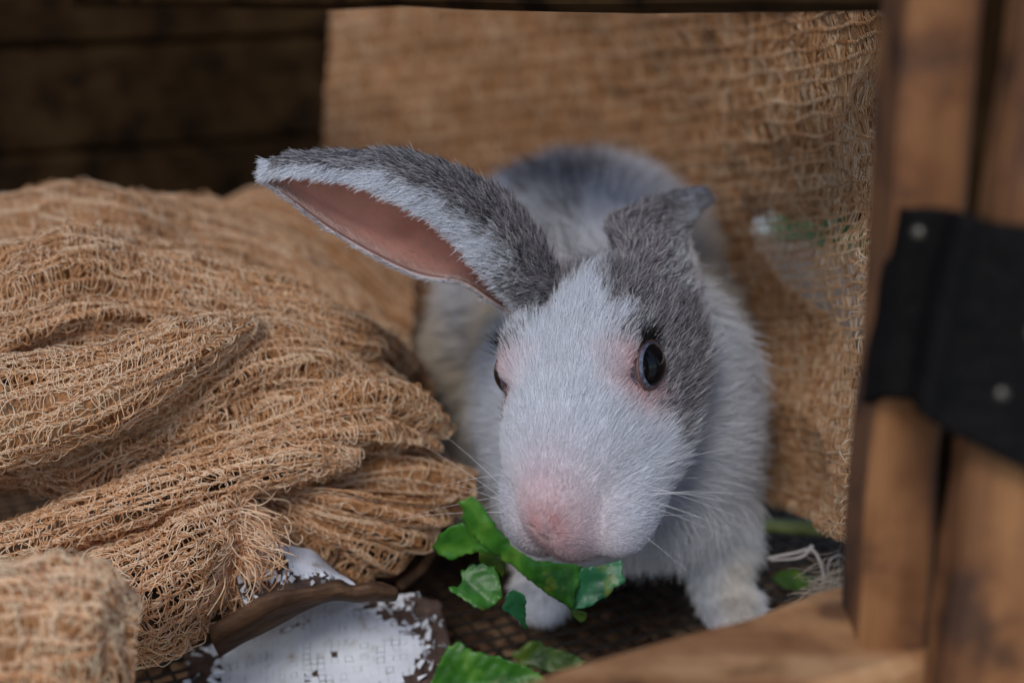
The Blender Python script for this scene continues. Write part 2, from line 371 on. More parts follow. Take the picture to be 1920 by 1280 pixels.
def knit(st, g, row=0.58, step=0.15, rad=0.019, lift=0.05, slack=0.25, loose=0.0, bright=1.0, seed=0, hole=None, slant=1.0, wa=1.0, chain=1.05):
    """loops of thread over a surface grid: thicker chained rows along u, thin strands laced between the rows"""
    nrmg = gnormals(g)
    Lu = np.linalg.norm(np.diff(g, axis=0), axis=-1).sum(0).mean(); Lv = np.linalg.norm(np.diff(g, axis=1), axis=-1).sum(1).mean()
    nr = max(2, int(Lv / row)); ns = max(4, int(Lu / step))
    def place(u, v, off):
        return bil(g, u, v) + bil(nrmg, u, v) * off[..., None]
    wob = lambda u, r: wa * (0.22 / nr * np.sin(u * Lu * 1.1 + r * 2.3 + seed) + 0.3 / nr * vnoise(np.stack([u.ravel() * Lu * 0.5, np.full(u.size, r * 1.7), np.full(u.size, seed)], 1), 1.0, seed).reshape(u.shape))
    for r in range(nr + 1):                       # chained rows: two or three threads that wind round each other
        v0 = r / nr
        m = max(8, int(Lu / 0.07)); u = np.linspace(0, 1, m)
        for ph in (0, 2.1, 4.2):
            a = u * Lu * 2 * math.pi / 0.36 + ph + r
            jit = vnoise(np.stack([u * Lu * 3, np.full(m, r * 9.1 + ph), np.full(m, seed)], 1), 1, 3)
            vv = v0 + wob(u, r) + (0.055 * np.sin(a) + 0.03 * jit) / Lv
            P = place(u + 0.04 * np.cos(2 * a) / Lu, vv, lift + 0.03 * np.cos(a) + 0.02 * jit)
            k = 24; cut = [P[i:i + k + 1] for i in range(0, m - 1, k)]
            for c in cut:
                if len(c) < 3: continue
                st.add(c[None], np.full(len(c), rad * chain), tan(1, bright))
    K = 7; t = np.linspace(0, 1, K)
    for r in range(nr):                           # laced strands
        n = ns
        u0 = (np.arange(n) + rng.random(n) * 0.8) / n
        open_ = vnoise(np.stack([u0 * Lu * 0.45, np.full(n, r * 0.45), np.full(n, seed + 5.0)], 1), 1.0, 11)
        keep = rng.random(n) > np.clip(open_ * 0.55, 0, 0.45)
        if hole is not None: keep &= rng.random(n) > 0.85 * np.clip(hole(u0, np.full(n, (r + 0.5) / nr)) - 0.25, 0, 0.75)
        u0 = u0[keep]; n = len(u0)
        if n == 0: continue
        du = (slant * (0.12 + 0.16 * rng.standard_normal(n)) * (1 if r % 2 else -0.6)) / Lu
        ex = 0.25 * rng.random(n)
        uu = u0[:, None] + du[:, None] * t + (slack * 0.32 * rng.standard_normal((n, 1)) * np.sin(t * math.pi) + 0.02 * rng.standard_normal((n, 1)) * np.sin(2 * math.pi * t)) / Lu
        vv = (r - ex[:, None] + (1 + 2 * ex[:, None]) * t) / nr + wob(uu, r) * (1 - t) + wob(uu, r + 1) * t
        off = lift * 0.6 + slack * 0.22 * (rng.random((n, 1)) - 0.25) * np.sin(t * math.pi)
        P = place(uu, vv, off)
        st.add(P, np.full(K, rad * 0.85), tan(n, bright))
        n2 = int(n * 0.45)                        # a few long flat threads that lie along the row
        u1 = rng.random(n2)
        if hole is not None: u1 = u1[hole(u1, np.full(n2, (r + 0.5) / nr)) < 0.4]; n2 = len(u1)
        if n2 == 0: continue
        uu = u1[:, None] + (t - 0.5) * (0.5 + 0.5 * rng.random((n2, 1))) / Lu
        vv = (r + rng.random((n2, 1)) + 0.35 * rng.standard_normal((n2, 1)) * (t - 0.5) + 0.2 * np.sin(t * 5 + rng.random((n2, 1)) * 6)) / nr
        st.add(place(uu, vv, lift * 0.4 + 0.05 * rng.random((n2, 1)) * np.sin(t * math.pi)), np.full(K, rad * 0.75), tan(n2, bright))
    if loose:                                     # loose loops that stand off the cloth
        n = int(loose * Lu * Lv); K = 9; t = np.linspace(0, 1, K)
        u0, v0 = rng.random((n, 1)), rng.random((n, 1)); ang = rng.random((n, 1)) * 6.28; L = 0.35 + 0.8 * rng.random((n, 1))
        bow = 0.5 * rng.standard_normal((n, 1))
        uu = u0 + (np.cos(ang) * (t - 0.5) * L - np.sin(ang) * bow * np.sin(t * math.pi) * L * 0.6) / Lu
        vv = v0 + (np.sin(ang) * (t - 0.5) * L + np.cos(ang) * bow * np.sin(t * math.pi) * L * 0.6) / Lv
        off = lift + (0.06 + 0.16 * rng.random((n, 1))) * np.sin(t * math.pi)
        st.add(place(uu, vv, off), np.full(K, rad * 0.75), tan(n, bright * 1.08))

def backing(g, parent, name, cover=0.0, off=0.06, hole=None):
    nu, nv = g.shape[:2]
    V = g - gnormals(g) * off
    me = mesh_data(name, V.reshape(-1, 3), grid_faces(nu, nv))
    lu = np.concatenate([[0], np.cumsum(np.linalg.norm(np.diff(g, axis=0), axis=-1).mean(1))])
    lv = np.concatenate([[0], np.cumsum(np.linalg.norm(np.diff(g, axis=1), axis=-1).mean(0))])
    idx = np.zeros(len(me.loops), int); me.loops.foreach_get('vertex_index', idx)
    uvl = me.uv_layers.new(name='cm')
    uvl.data.foreach_set('uv', np.stack([lu[idx // nv], lv[idx % nv]], 1).astype(np.float32).ravel())
    a = me.attributes.new('cover', 'FLOAT', 'POINT')
    c = np.full(nu * nv, float(cover))
    if hole is not None:
        uu, vv = np.meshgrid(np.linspace(0, 1, nu), np.linspace(0, 1, nv), indexing='ij'); c = c - hole(uu.ravel(), vv.ravel())
    a.data.foreach_set('value', c.astype(np.float32))
    return link(name, me, M_NET, parent)

def folded(ctrl, nu, nv, amp=0.0, fu=0.15, fv=1.2, seed=0, amp2=0.05, rough=0.12):
    g = patch(pts(ctrl), nu, nv); n = gnormals(g)
    Lu = np.linalg.norm(np.diff(g, axis=0), axis=-1).sum(0).mean(); Lv = np.linalg.norm(np.diff(g, axis=1), axis=-1).sum(1).mean()
    uu, vv = np.meshgrid(np.linspace(0, Lu, nu), np.linspace(0, Lv, nv), indexing='ij')
    q = np.stack([uu.ravel() * fu, vv.ravel() * fv, np.full(uu.size, seed * 3.7)], 1)
    q[:, 1] += 0.8 * vnoise(q * [1.7, 0.5, 1], 1.0, seed + 9)
    d = 1 - 2 * np.abs(vnoise(q, 1.0, seed)) ** 0.8 + 0.55 * (1 - 2 * np.abs(vnoise(q * [1.6, 2.4, 1], 1.0, seed + 70)) ** 0.8)
    d2 = vnoise(g.reshape(-1, 3), 1.6, seed + 2)
    d3 = vnoise(g.reshape(-1, 3), 0.6, seed + 4)
    return g + n * (amp * d + amp2 * d2 + rough * d3).reshape(nu, nv, 1)

# hanging netting: the side curtain of the hutch
curt = thing('hanging_netting', 'tan knitted netting curtain hanging behind the rabbit', 'netting')
cr = [
 [(622, -80, 79), (760, -80, 78), (960, -80, 74), (1180, -80, 69), (1400, -80, 58), (1560, -80, 48.5), (1650, -80, 45), (1712, -80, 42)],
 [(612, 100, 79), (760, 100, 78), (960, 100, 75), (1180, 100, 70), (1400, 100, 58.5), (1560, 100, 49), (1640, 100, 45), (1700, 100, 42)],
 [(596, 280, 79), (750, 280, 79), (960, 280, 77), (1180, 280, 73), (1390, 280, 60), (1545, 280, 50), (1630, 280, 45), (1690, 280, 41.5)],
 [(560, 450, 79), (740, 450, 80), (960, 450, 79), (1180, 450, 75), (1390, 450, 61), (1540, 450, 51), (1620, 450, 45.5), (1680, 450, 41)],
 [(540, 620, 78), (740, 620, 80), (960, 620, 79), (1180, 620, 75), (1380, 620, 61), (1525, 620, 51.5), (1600, 620, 45.5), (1665, 620, 40)],
 [(540, 760, 77), (740, 760, 79), (960, 760, 78), (1180, 770, 74), (1370, 790, 60), (1515, 810, 50.5), (1585, 820, 45), (1648, 830, 40)],
 [(540, 830, 76), (740, 830, 78), (960, 840, 77), (1180, 860, 72), (1370, 900, 59), (1510, 950, 50), (1575, 985, 44.5), (1632, 1000, 39.5)],
]
_nr, _nc = len(cr), len(cr[0])
cr = [[(q[0], (-230 if i == 0 else (20 if i == 1 else q[1])) + 170 * (1 - j / (_nc - 1)) * (1 - i / (_nr - 1)), q[2]) for j, q in enumerate(r)] for i, r in enumerate(cr)]
cg = folded(cr, 200, 150, amp=0.28, fu=0.05, fv=0.2, seed=21, amp2=0.03, rough=0.25)
def chole(u, v):
    p = bil(cg, u, v)
    # the stretched place by the post where daylight shows through, and open rows along its edge
    ctr = at(1545, 505, 51); d = np.sqrt(((p[:, 0] - ctr[0]) / 2.1) ** 2 + ((p[:, 2] - ctr[2]) / 1.5) ** 2 + ((p[:, 1] - ctr[1]) / 9.0) ** 2)
    c2 = at(1640, 500, 45); d2 = np.sqrt(((p[:, 0] - c2[0]) / 1.2) ** 2 + ((p[:, 2] - c2[2]) / 1.6) ** 2 + ((p[:, 1] - c2[1]) / 6.0) ** 2)
    return 1.5 * sstep(1.25, 0.7, d) + 1.5 * sstep(1.25, 0.7, d2) + 0.22 * sstep(0.62, 1.0, u) * sstep(0.95, 0.75, v)
backing(cg, curt, 'net_cloth', 0.20, 0.08, chole)
st = Strands()
knit(st, cg, row=0.52, step=0.115, rad=0.021, lift=0.06, slack=0.22, seed=2, bright=0.92, slant=2.6, wa=0.5, chain=0.6, hole=chole)
# frayed selvedge against the post
se = cg[-1]; n = 900; k0 = rng.integers(40, 149, n); K = 8; t = np.linspace(0, 1, K)
base = se[k0] + rng.standard_normal((n, 3)) * 0.06
dirs = nrm(np.stack([rng.standard_normal(n) * 0.7 - 0.2, rng.standard_normal(n) * 0.5 - 0.2, rng.standard_normal(n) * 0.7 - 0.5], 1))
d2 = nrm(rng.standard_normal((n, 3)))
P = base[:, None] + dirs[:, None] * (t[None, :, None] * (0.4 + 0.5 * rng.random((n, 1, 1)))) + d2[:, None] * (np.sin(t * math.pi)[None, :, None] * 0.2)
st.add(P, np.full(K, 0.016), tan(n, 1.05))
# hem loops
he = cg[:, -1]; n = 1500; k0 = rng.integers(90, 199, n)
base = he[k0] + rng.standard_normal((n, 3)) * 0.05
dirs = nrm(np.stack([rng.standard_normal(n) * 0.8, rng.standard_normal(n) * 0.4, -0.3 + rng.standard_normal(n) * 0.5], 1)); d2 = nrm(rng.standard_normal((n, 3)))
P = base[:, None] + dirs[:, None] * (t[None, :, None] * 0.45) + d2[:, None] * (np.sin(t * math.pi)[None, :, None] * 0.22)
st.add(P, np.full(K, 0.016), tan(n, 0.9))
st.build('net_threads', M_THREAD, curt, kind='stuff')

# heaped netting on the floor
heap = thing('heaped_netting', 'crumpled heap of tan knitted netting lying beside the rabbit', 'netting')
st = Strands()
def sheet(ctrl, nu=120, nv=60, cover=0.12, knitkw=None, hole=None, pal=0.28, **kw):
    PAL[0] = pal
    g = folded(ctrl, nu, nv, **kw); backing(g, heap, 'net_fold', cover, 0.06, hole)
    kk = dict(row=0.5, step=0.13, rad=0.018, loose=5.0, seed=kw.get('seed', 0)); kk.update(knitkw or {})
    knit(st, g, **kk)
    return g
# inner fill, far inside the heap
sheet([[(250, 640, 56), (320, 600, 56), (420, 600, 57), (650, 640, 57), (800, 740, 56)],
       [(250, 800, 51), (320, 780, 51), (420, 760, 52), (640, 780, 52), (800, 840, 52)],
       [(250, 840, 52), (320, 840, 52), (420, 850, 51), (640, 880, 51), (830, 930, 51)]], 90, 60, cover=0.25, knitkw=dict(loose=1, step=0.2), amp=0.5, fu=0.12, fv=0.5, seed=1)
# rear mass
sheet([[(-200, 470, 68), (60, 450, 68), (220, 440, 68), (400, 460, 70), (560, 520, 68), (680, 640, 64), (765, 715, 59), (790, 765, 64)],
       [(-200, 388, 58), (60, 380, 58), (210, 374, 58), (360, 392, 60), (540, 440, 60), (665, 555, 58), (748, 645, 55), (780, 705, 61)],
       [(-200, 500, 53), (60, 480, 53), (240, 470, 53), (400, 490, 55), (540, 540, 56), (650, 620, 55), (740, 705, 53), (772, 745, 59)],
       [(-200, 660, 51), (60, 640, 51), (240, 610, 52), (400, 610, 53), (540, 640, 54), (650, 700, 53), (720, 760, 52), (755, 785, 58)]], 130, 80, cover=0.10, knitkw=dict(loose=2.5), pal=0.4, amp=0.55, fu=0.10, fv=0.34, seed=2, rough=0.25)
# far lump under the ear
sheet([[(380, 430, 76), (470, 400, 78), (560, 400, 78), (680, 470, 76), (790, 560, 74)],
       [(400, 410, 70), (480, 365, 70), (560, 385, 70), (660, 440, 70), (770, 540, 70)],
       [(400, 500, 66), (490, 470, 66), (580, 500, 66), (670, 570, 66), (770, 640, 66)],
       [(400, 600, 64), (490, 600, 64), (590, 640, 64), (680, 690, 64), (780, 740, 64)]], 60, 50, cover=0.25, knitkw=dict(loose=0, step=0.2), amp=0.4, fu=0.1, fv=0.3, seed=3, rough=0.3)
# ridge B
sheet([[(-200, 620, 51), (0, 540, 52), (150, 470, 53), (280, 500, 54), (420, 550, 54), (560, 590, 54), (680, 640, 54), (770, 700, 60)],
       [(-200, 560, 47), (0, 488, 48), (150, 424, 49), (275, 462, 50), (410, 515, 50), (540, 548, 50), (680, 605, 51.5), (775, 680, 59)],
       [(-200, 640, 45), (0, 590, 45.5), (150, 540, 46.5), (290, 560, 47.5), (430, 585, 48), (560, 605, 48.5), (680, 650, 50), (780, 720, 58)],
       [(-200, 760, 45), (0, 710, 45), (150, 660, 46), (300, 640, 47), (440, 630, 48), (570, 655, 49), (690, 705, 50.5), (780, 760, 58)]], 140, 80, cover=-0.02, knitkw=dict(loose=4), pal=0.42, amp=0.45, fu=0.12, fv=0.5, seed=4, rough=0.12)
# diagonal fold C
sheet([[(-200, 790, 46), (0, 715, 46), (160, 690, 46), (290, 650, 46.5), (380, 620, 47), (470, 596, 48)],
       [(-200, 760, 43), (0, 690, 43.2), (160, 668, 43.5), (290, 630, 44), (380, 610, 45), (474, 594, 46.5)],
       [(-200, 860, 41), (0, 800, 41.2), (150, 755, 41.8), (280, 700, 42.8), (380, 650, 44), (472, 604, 46)],
       [(-200, 950, 41.5), (0, 878, 41.5), (140, 826, 42), (270, 765, 43), (380, 690, 44.4), (470, 614, 46.2)],
       [(-200, 935, 44), (0, 860, 44), (140, 810, 44.5), (270, 745, 45), (380, 680, 46), (468, 616, 47)]], 150, 80, cover=-0.06, knitkw=dict(loose=4, row=0.42, step=0.12, slack=0.4, rad=0.017), pal=0.5, amp=0.26, fu=0.12, fv=0.8, seed=5, rough=0.08)
# folds D
sheet([[(-200, 930, 48), (0, 880, 47.5), (120, 860, 47), (280, 770, 47), (400, 680, 47.5), (500, 620, 48.5), (620, 650, 49.5), (740, 730, 50.5), (810, 800, 55)],
       [(-200, 925, 46), (0, 872, 45.3), (120, 850, 45), (280, 755, 45.2), (400, 668, 46), (500, 625, 47.2), (620, 660, 48.2), (730, 735, 49.5), (810, 805, 54.5)],
       [(-200, 940, 45), (0, 890, 44.5), (120, 880, 44.2), (280, 810, 44.4), (400, 740, 45), (510, 695, 46), (620, 700, 47), (730, 760, 48.5), (805, 815, 54)],
       [(-200, 960, 45.5), (0, 910, 45), (120, 898, 44.8), (280, 860, 44.6), (400, 800, 45), (520, 755, 46), (630, 745, 47), (730, 785, 48.5), (800, 822, 54)],
       [(-200, 958, 48.5), (0, 906, 48), (120, 892, 47.2), (280, 850, 46.5), (400, 790, 47), (520, 745, 47.5), (630, 735, 48), (730, 780, 49.5), (800, 822, 54.5)]], 130, 80, cover=-0.06, knitkw=dict(loose=4, row=0.42, step=0.12, slack=0.4, rad=0.017), pal=0.42, amp=0.6, fu=0.08, fv=0.7, seed=6, rough=0.1)
sheet([[(200, 905, 48), (240, 882, 46.8), (330, 840, 46.5), (460, 800, 46.8), (580, 765, 47), (700, 745, 47.5), (785, 775, 48), (818, 815, 48.5)],
       [(200, 903, 47.6), (240, 872, 45.4), (330, 828, 44.8), (460, 790, 45), (580, 755, 45.5), (700, 732, 46), (785, 765, 47), (816, 812, 48)],
       [(200, 906, 47.4), (240, 888, 44.4), (330, 860, 43.6), (460, 825, 44), (580, 792, 44.6), (700, 775, 45.3), (778, 795, 46.4), (810, 822, 47.6)],
       [(200, 909, 47.6), (240, 903, 44.8), (330, 885, 44.2), (460, 855, 44.6), (580, 828, 45), (700, 818, 45.8), (780, 825, 46.6), (820, 832, 47.6)],
       [(200, 907, 48), (240, 896, 46.4), (330, 875, 46), (460, 850, 46.4), (580, 825, 46.8), (700, 815, 47.4), (780, 822, 48), (815, 830, 48.6)]], 130, 60, cover=-0.06, knitkw=dict(loose=4, row=0.42, step=0.12, slack=0.4, rad=0.017), pal=0.42, amp=0.42, fu=0.08, fv=0.9, seed=7, rough=0.08)
# ridge E
sheet([[(-200, 1060, 45), (0, 1000, 45), (150, 950, 45), (300, 905, 45), (450, 865, 45.5), (580, 850, 46), (668, 852, 46.5)],
       [(-200, 1045, 42.6), (0, 985, 42.6), (150, 932, 42.8), (300, 886, 43), (450, 850, 43.6), (580, 838, 44.4), (672, 848, 45.4)],
       [(-200, 1080, 41.4), (0, 1020, 41.4), (150, 970, 41.8), (300, 922, 42.2), (450, 884, 43), (580, 862, 44), (668, 860, 45.2)],
       [(-200, 1110, 41.6), (0, 1055, 41.6), (150, 1010, 42), (300, 962, 42.5), (450, 925, 43.2), (570, 892, 44.2), (660, 872, 45.2)],
       [(-200, 1100, 43.6), (0, 1048, 43.6), (150, 1000, 43.8), (300, 952, 44), (450, 918, 44.6), (570, 888, 45.4), (655, 870, 46)]], 160, 60, cover=-0.15, knitkw=dict(loose=5, row=0.40, step=0.12, slack=0.45, rad=0.018, bright=1.1), pal=0.45, amp=0.14, fu=0.2, fv=0.8, seed=8, rough=0.06)
# band behind the fan
sheet([[(540, 880, 48.5), (640, 850, 48.6), (740, 840, 48.8), (830, 860, 49), (895, 890, 49.5)],
       [(540, 890, 46.6), (640, 862, 46.8), (740, 855, 47), (830, 872, 47.4), (892, 900, 48)],
       [(540, 930, 46), (640, 910, 46.2), (740, 905, 46.4), (830, 915, 46.9), (885, 930, 47.5)],
       [(540, 970, 46.4), (640, 955, 46.6), (740, 950, 46.8), (820, 955, 47.2), (870, 965, 47.6)]], 80, 40, cover=0.18, knitkw=dict(loose=2, step=0.17), pal=0.4, amp=0.15, fu=0.2, fv=0.6, seed=9)
# pleated fan H: pleats run out from a gather
nu, nv = 150, 50
arc = [(840, 930), (836, 965), (815, 1000), (780, 1035), (735, 1062), (690, 1080), (648, 1084), (610, 1066), (575, 1035), (540, 1005)]
inn = [(500, 905), (498, 915), (495, 925), (492, 935), (490, 945), (488, 955), (486, 965), (484, 975), (482, 985), (480, 992)]
rows = [[(i[0] * (1 - v) + o[0] * v, i[1] * (1 - v) + o[1] * v, 45.6 + 0.5 * v * v - 1.3 * math.sin(v * math.pi) * 0.6) for i, o in zip(inn, arc)] for v in (0, 0.33, 0.66, 0.95)]
rows.append([(o[0] * 0.985 + 8, o[1] * 0.99, 47.8) for o in arc])
fg = patch(pts(rows), nu, nv); fn = gnormals(fg)
uu, vv = np.meshgrid(np.linspace(0, 1, nu), np.linspace(0, 1, nv), indexing='ij')
wv = uu + 0.02 * vnoise(np.stack([uu.ravel() * 6, vv.ravel() * 2, uu.ravel() * 0], 1), 1, 5).reshape(uu.shape)
pl = (1 - np.abs(np.sin(wv * math.pi * 7.0))) ** 1.0
fg = fg + fn * ((pl * 0.42 * sstep(0.0, 0.5, vv))[..., None])
backing(fg, heap, 'net_fold', 0.03, 0.06, lambda u, v: 0.2 * np.abs(np.sin(u * math.pi * 7)) ** 2 * sstep(0.3, 0.6, v))
knit(st, np.swapaxes(fg, 0, 1), row=0.42, step=0.17, rad=0.017, loose=2, seed=10)
# lump F with its fringe
fgF = sheet([[(75, 1110, 43.5), (178, 1060, 43.5), (271, 1015, 43.8), (354, 975, 44), (429, 945, 44.5), (457, 945, 45)],
       [(94, 1110, 41), (191, 1050, 41), (280, 1005, 41.3), (364, 968, 41.8), (429, 945, 42.6), (453, 955, 43.6)],
       [(122, 1170, 39.6), (215, 1130, 39.6), (303, 1085, 40), (373, 1040, 40.8), (421, 1005, 41.9), (447, 1000, 43)],
       [(150, 1225, 40), (238, 1200, 40), (317, 1165, 40.4), (377, 1115, 41.1), (419, 1065, 42.1), (442, 1045, 43)],
       [(168, 1262, 41), (257, 1256, 41), (331, 1232, 41.4), (382, 1185, 42), (415, 1125, 42.8), (434, 1080, 43.6)]], 110, 80, cover=-0.15, knitkw=dict(loose=12, row=0.40, step=0.13, slack=0.6, rad=0.018, bright=1.1), pal=0.5, amp=0.22, fu=0.4, fv=0.5, seed=11, rough=0.12)
# second small roll under E, above F
sheet([[(-200, 1130, 44), (0, 1075, 44), (120, 1040, 44), (240, 1000, 44), (350, 965, 44.4), (430, 935, 45)],
       [(-200, 1120, 42.6), (0, 1068, 42.6), (120, 1030, 42.6), (240, 990, 42.8), (350, 955, 43.4), (430, 930, 44)],
       [(-200, 1160, 42.2), (0, 1100, 42.2), (120, 1065, 42.2), (240, 1025, 42.4), (350, 985, 43), (430, 950, 43.8)]], 90, 30, cover=0.1, knitkw=dict(loose=5), amp=0.12, fu=0.2, fv=0.6, seed=12)
# near lump G
sheet([[(-200, 1100, 37), (0, 1075, 37), (110, 1075, 37), (190, 1100, 37), (232, 1140, 37)],
       [(-200, 1075, 34.5), (0, 1056, 34.5), (110, 1054, 34.6), (190, 1078, 34.8), (238, 1130, 35.2)],
       [(-200, 1180, 32.6), (0, 1170, 32.7), (110, 1170, 33), (190, 1180, 33.5), (242, 1210, 34.4)],
       [(-200, 1400, 32.6), (0, 1400, 32.7), (110, 1400, 33), (190, 1400, 33.6), (244, 1400, 34.6)]], 70, 60, cover=0.2, knitkw=dict(loose=6, bright=1.25), pal=0.6, amp=0.2, fu=0.4, fv=0.3, seed=13, rough=0.2)
# fringe: long frayed loops at the end of lump F
n = 340; K = 14; t = np.linspace(0, 1, K)
u = 0.80 + 0.20 * rng.random(n) ** 0.6; v = 0.05 + 0.95 * rng.random(n)
base = bil(fgF, u, v); L = 0.6 + 1.3 * rng.random((n, 1, 1))
dirs = nrm(np.stack([0.5 + 0.5 * rng.standard_normal(n), -0.15 + 0.3 * rng.standard_normal(n), -0.75 + 0.45 * rng.standard_normal(n)], 1))
d2 = nrm(np.stack([0.6 + 0.6 * rng.standard_normal(n), -0.5 + 0.4 * rng.standard_normal(n), 0.5 * rng.standard_normal(n)], 1))
P = base[:, None] + dirs[:, None] * t[None, :, None] * L + d2[:, None] * np.sin(t * math.pi)[None, :, None] * L * 0.5
P += nrm(rng.standard_normal((n, 3)))[:, None] * np.sin(t[None] * (5 + 6 * rng.random((n, 1))) + 6 * rng.random((n, 1)))[..., None] * 0.13
st.add(P, np.full(K, 0.017), tan(n, 1.15))
st.build('net_threads', M_THREAD, heap, kind='stuff')

# ------------------------------------------------------------------ the rabbit
NOSE = at(1004, 974, 38.4); POLL = at(1112, 452, 46.0)
HA = nrm(NOSE - POLL)
HB = np.array([0, 0, 1.0]) - HA[2] * HA; HB = nrm(HB); HC = np.cross(HB, HA)
_r = math.radians(13); HC, HB = HC * math.cos(_r) + HB * math.sin(_r), HB * math.cos(_r) - HC * math.sin(_r)   # head rolled a little
def hl2w(s, c, b): return NOSE - HA * s + HC * c + HB * b
def w2hl(p):
    d = p - NOSE
    return -(d @ HA), d @ HC, d @ HB
def smin(a, b, k):
    h = np.clip(0.5 + 0.5 * (b - a) / k, 0, 1)
    return b * (1 - h) + a * h - k * h * (1 - h)
def ell(p, c, r, ax=None):
    d = p - np.array(c)
    if ax is not None: d = d @ np.array(ax).T
    q = d / np.array(r); k0 = np.linalg.norm(q, axis=-1); k1 = np.linalg.norm(q / np.array(r), axis=-1)
    return k0 * (k0 - 1) / np.maximum(k1, 1e-6)
def cone(p, a, b, ra, rb):
    a, b = np.array(a, float), np.array(b, float); ab = b - a
    h = np.clip(((p - a) @ ab) / (ab @ ab), 0, 1)
    return np.linalg.norm(p - a - h[..., None] * ab, axis=-1) - (ra + (rb - ra) * h)
HS = np.array([-0.05, 0.15, 0.6, 1.2, 2.2, 3.5, 5.0, 6.5, 8.0, 9.3, 10.4, 10.9])
HT = np.array([-1.7, -0.9, -0.25, 0.05, 0.25, 0.42, 0.55, 0.5, 0.2, -0.4, -1.5, -2.6])
HBt = np.array([-2.2, -2.9, -3.8, -4.1, -3.95, -4.4, -5.0, -5.3, -5.0, -4.6, -3.6, -2.8])
HW = np.array([0.05, 0.5, 0.95, 1.3, 1.85, 2.3, 2.45, 2.45, 2.35, 1.95, 1.1, 0.1])
EYE_S, EYE_C, EYE_B = 5.75, 2.36, -0.75
EYES = []
for sg in (1, -1):
    nv_ = nrm(HC * sg * 0.95 + HA * 0.14 + HB * 0.16)
    EYES.append((hl2w(EYE_S, EYE_C * sg, EYE_B), nv_))
hax = np.stack([HA, HC, HB])
def sdf(p):
    s, c, b = w2hl(p)
    T = np.interp(s, HS, HT); B = np.interp(s, HS, HBt); W = np.interp(s, HS, HW)
    mid = (T + B) / 2; hh = np.maximum((T - B) / 2, 0.05); W = np.maximum(W, 0.05)
    e = 2.2
    rr = (np.abs(c / W) ** e + np.abs((b - mid) / hh) ** e) ** (1 / e)
    head = (rr - 1) * np.minimum(W, hh)
    out = np.maximum(np.maximum(-s - 0.05, s - 10.9), 0)
    head = np.where(out > 0, np.sqrt(np.maximum(head, 0) ** 2 + out ** 2), head)
    for sg in (1, -1):
        head = smin(head, ell(p, hl2w(7.0, 1.35 * sg, -2.7), (2.9, 1.75, 2.0), hax), 0.8)       # cheek
        head = smin(head, ell(p, hl2w(2.05, 1.25 * sg, -2.75), (1.7, 1.25, 1.5), hax), 0.22)       # whisker pad
        head = smin(head, ell(p, hl2w(6.1, 1.65 * sg, 0.15), (1.3, 0.7, 0.5), hax), 0.5)        # brow
        head = smin(head, ell(p, hl2w(4.4, 1.45 * sg, -3.0), (2.6, 1.35, 1.7), hax), 0.7)
        ec, en = EYES[0 if sg == 1 else 1]
        hole = np.linalg.norm(p - (ec + en * 0.40), axis=-1) - 0.80
        head = -smin(-head, hole, 0.25)                                                          # eye socket
    head = smin(head, ell(p, hl2w(1.25, 0, -1.85), (1.25, 1.25, 2.1), hax), 0.3)
    head = smin(head, ell(p, hl2w(2.9, 0.25, -4.35), (1.2, 1.15, 0.85), hax), 0.25)                    # chin
    body = cone(p, hl2w(8.2, 0, -3.0), (4.0, 51.5, 9.2), 2.5, 3.8)
    body = smin(body, ell(p, (4.0, 49.8, 6.9), (3.9, 4.2, 4.6)), 1.5)
    body = smin(body, ell(p, (6.2, 49.9, 7.0), (2.5, 3.6, 4.2)), 1.2)
    body = smin(body, ell(p, (1.4, 51.5, 7.0), (2.3, 3.6, 4.0)), 1.2)
    body = smin(body, ell(p, (4.0, 56.5, 8.0), (4.9, 7.0, 5.6)), 1.5)
    body = smin(body, ell(p, (3.2, 62.5, 8.6), (5.9, 6.5, 6.5)), 1.5)
    for x, sg in ((-1.2, -1), (7.7, 1)):
        body = smin(body, ell(p, (x, 61.5, 5.0), (2.3, 4.2, 4.0)), 1.2)
        body = smin(body, ell(p, (x + 0.2 * sg, 58.0, 1.2), (1.2, 4.2, 0.95)), 0.7)
    for q in (((6.9, 50.3, 6.0), (7.6, 49.2, 2.8), (7.9, 48.6, 1.1), 0.35), ((1.8, 51.6, 6.0), (1.4, 50.6, 2.8), (1.2, 49.8, 1.1), -0.1)):
        body = smin(body, cone(p, q[0], q[1], 1.75, 1.15), 1.0)
        body = smin(body, cone(p, q[1], q[2], 1.15, 0.9), 0.4)
        body = smin(body, ell(p, (q[2][0] + q[3], q[2][1] - 0.75, 0.85), (1.0, 1.5, 0.75)), 0.5)
    body = smin(body, ell(p, (3.0, 69.3, 7.5), (1.6, 1.8, 1.8)), 0.8)
    for sg in (1, -1):                                                                           # nostril slits
        head = -smin(-head, cone(p, hl2w(0.05, 0.16 * sg, -1.25), hl2w(0.40, 0.50 * sg, -0.85), 0.04, 0.07), 0.12)
    return smin(head, body, 1.0)

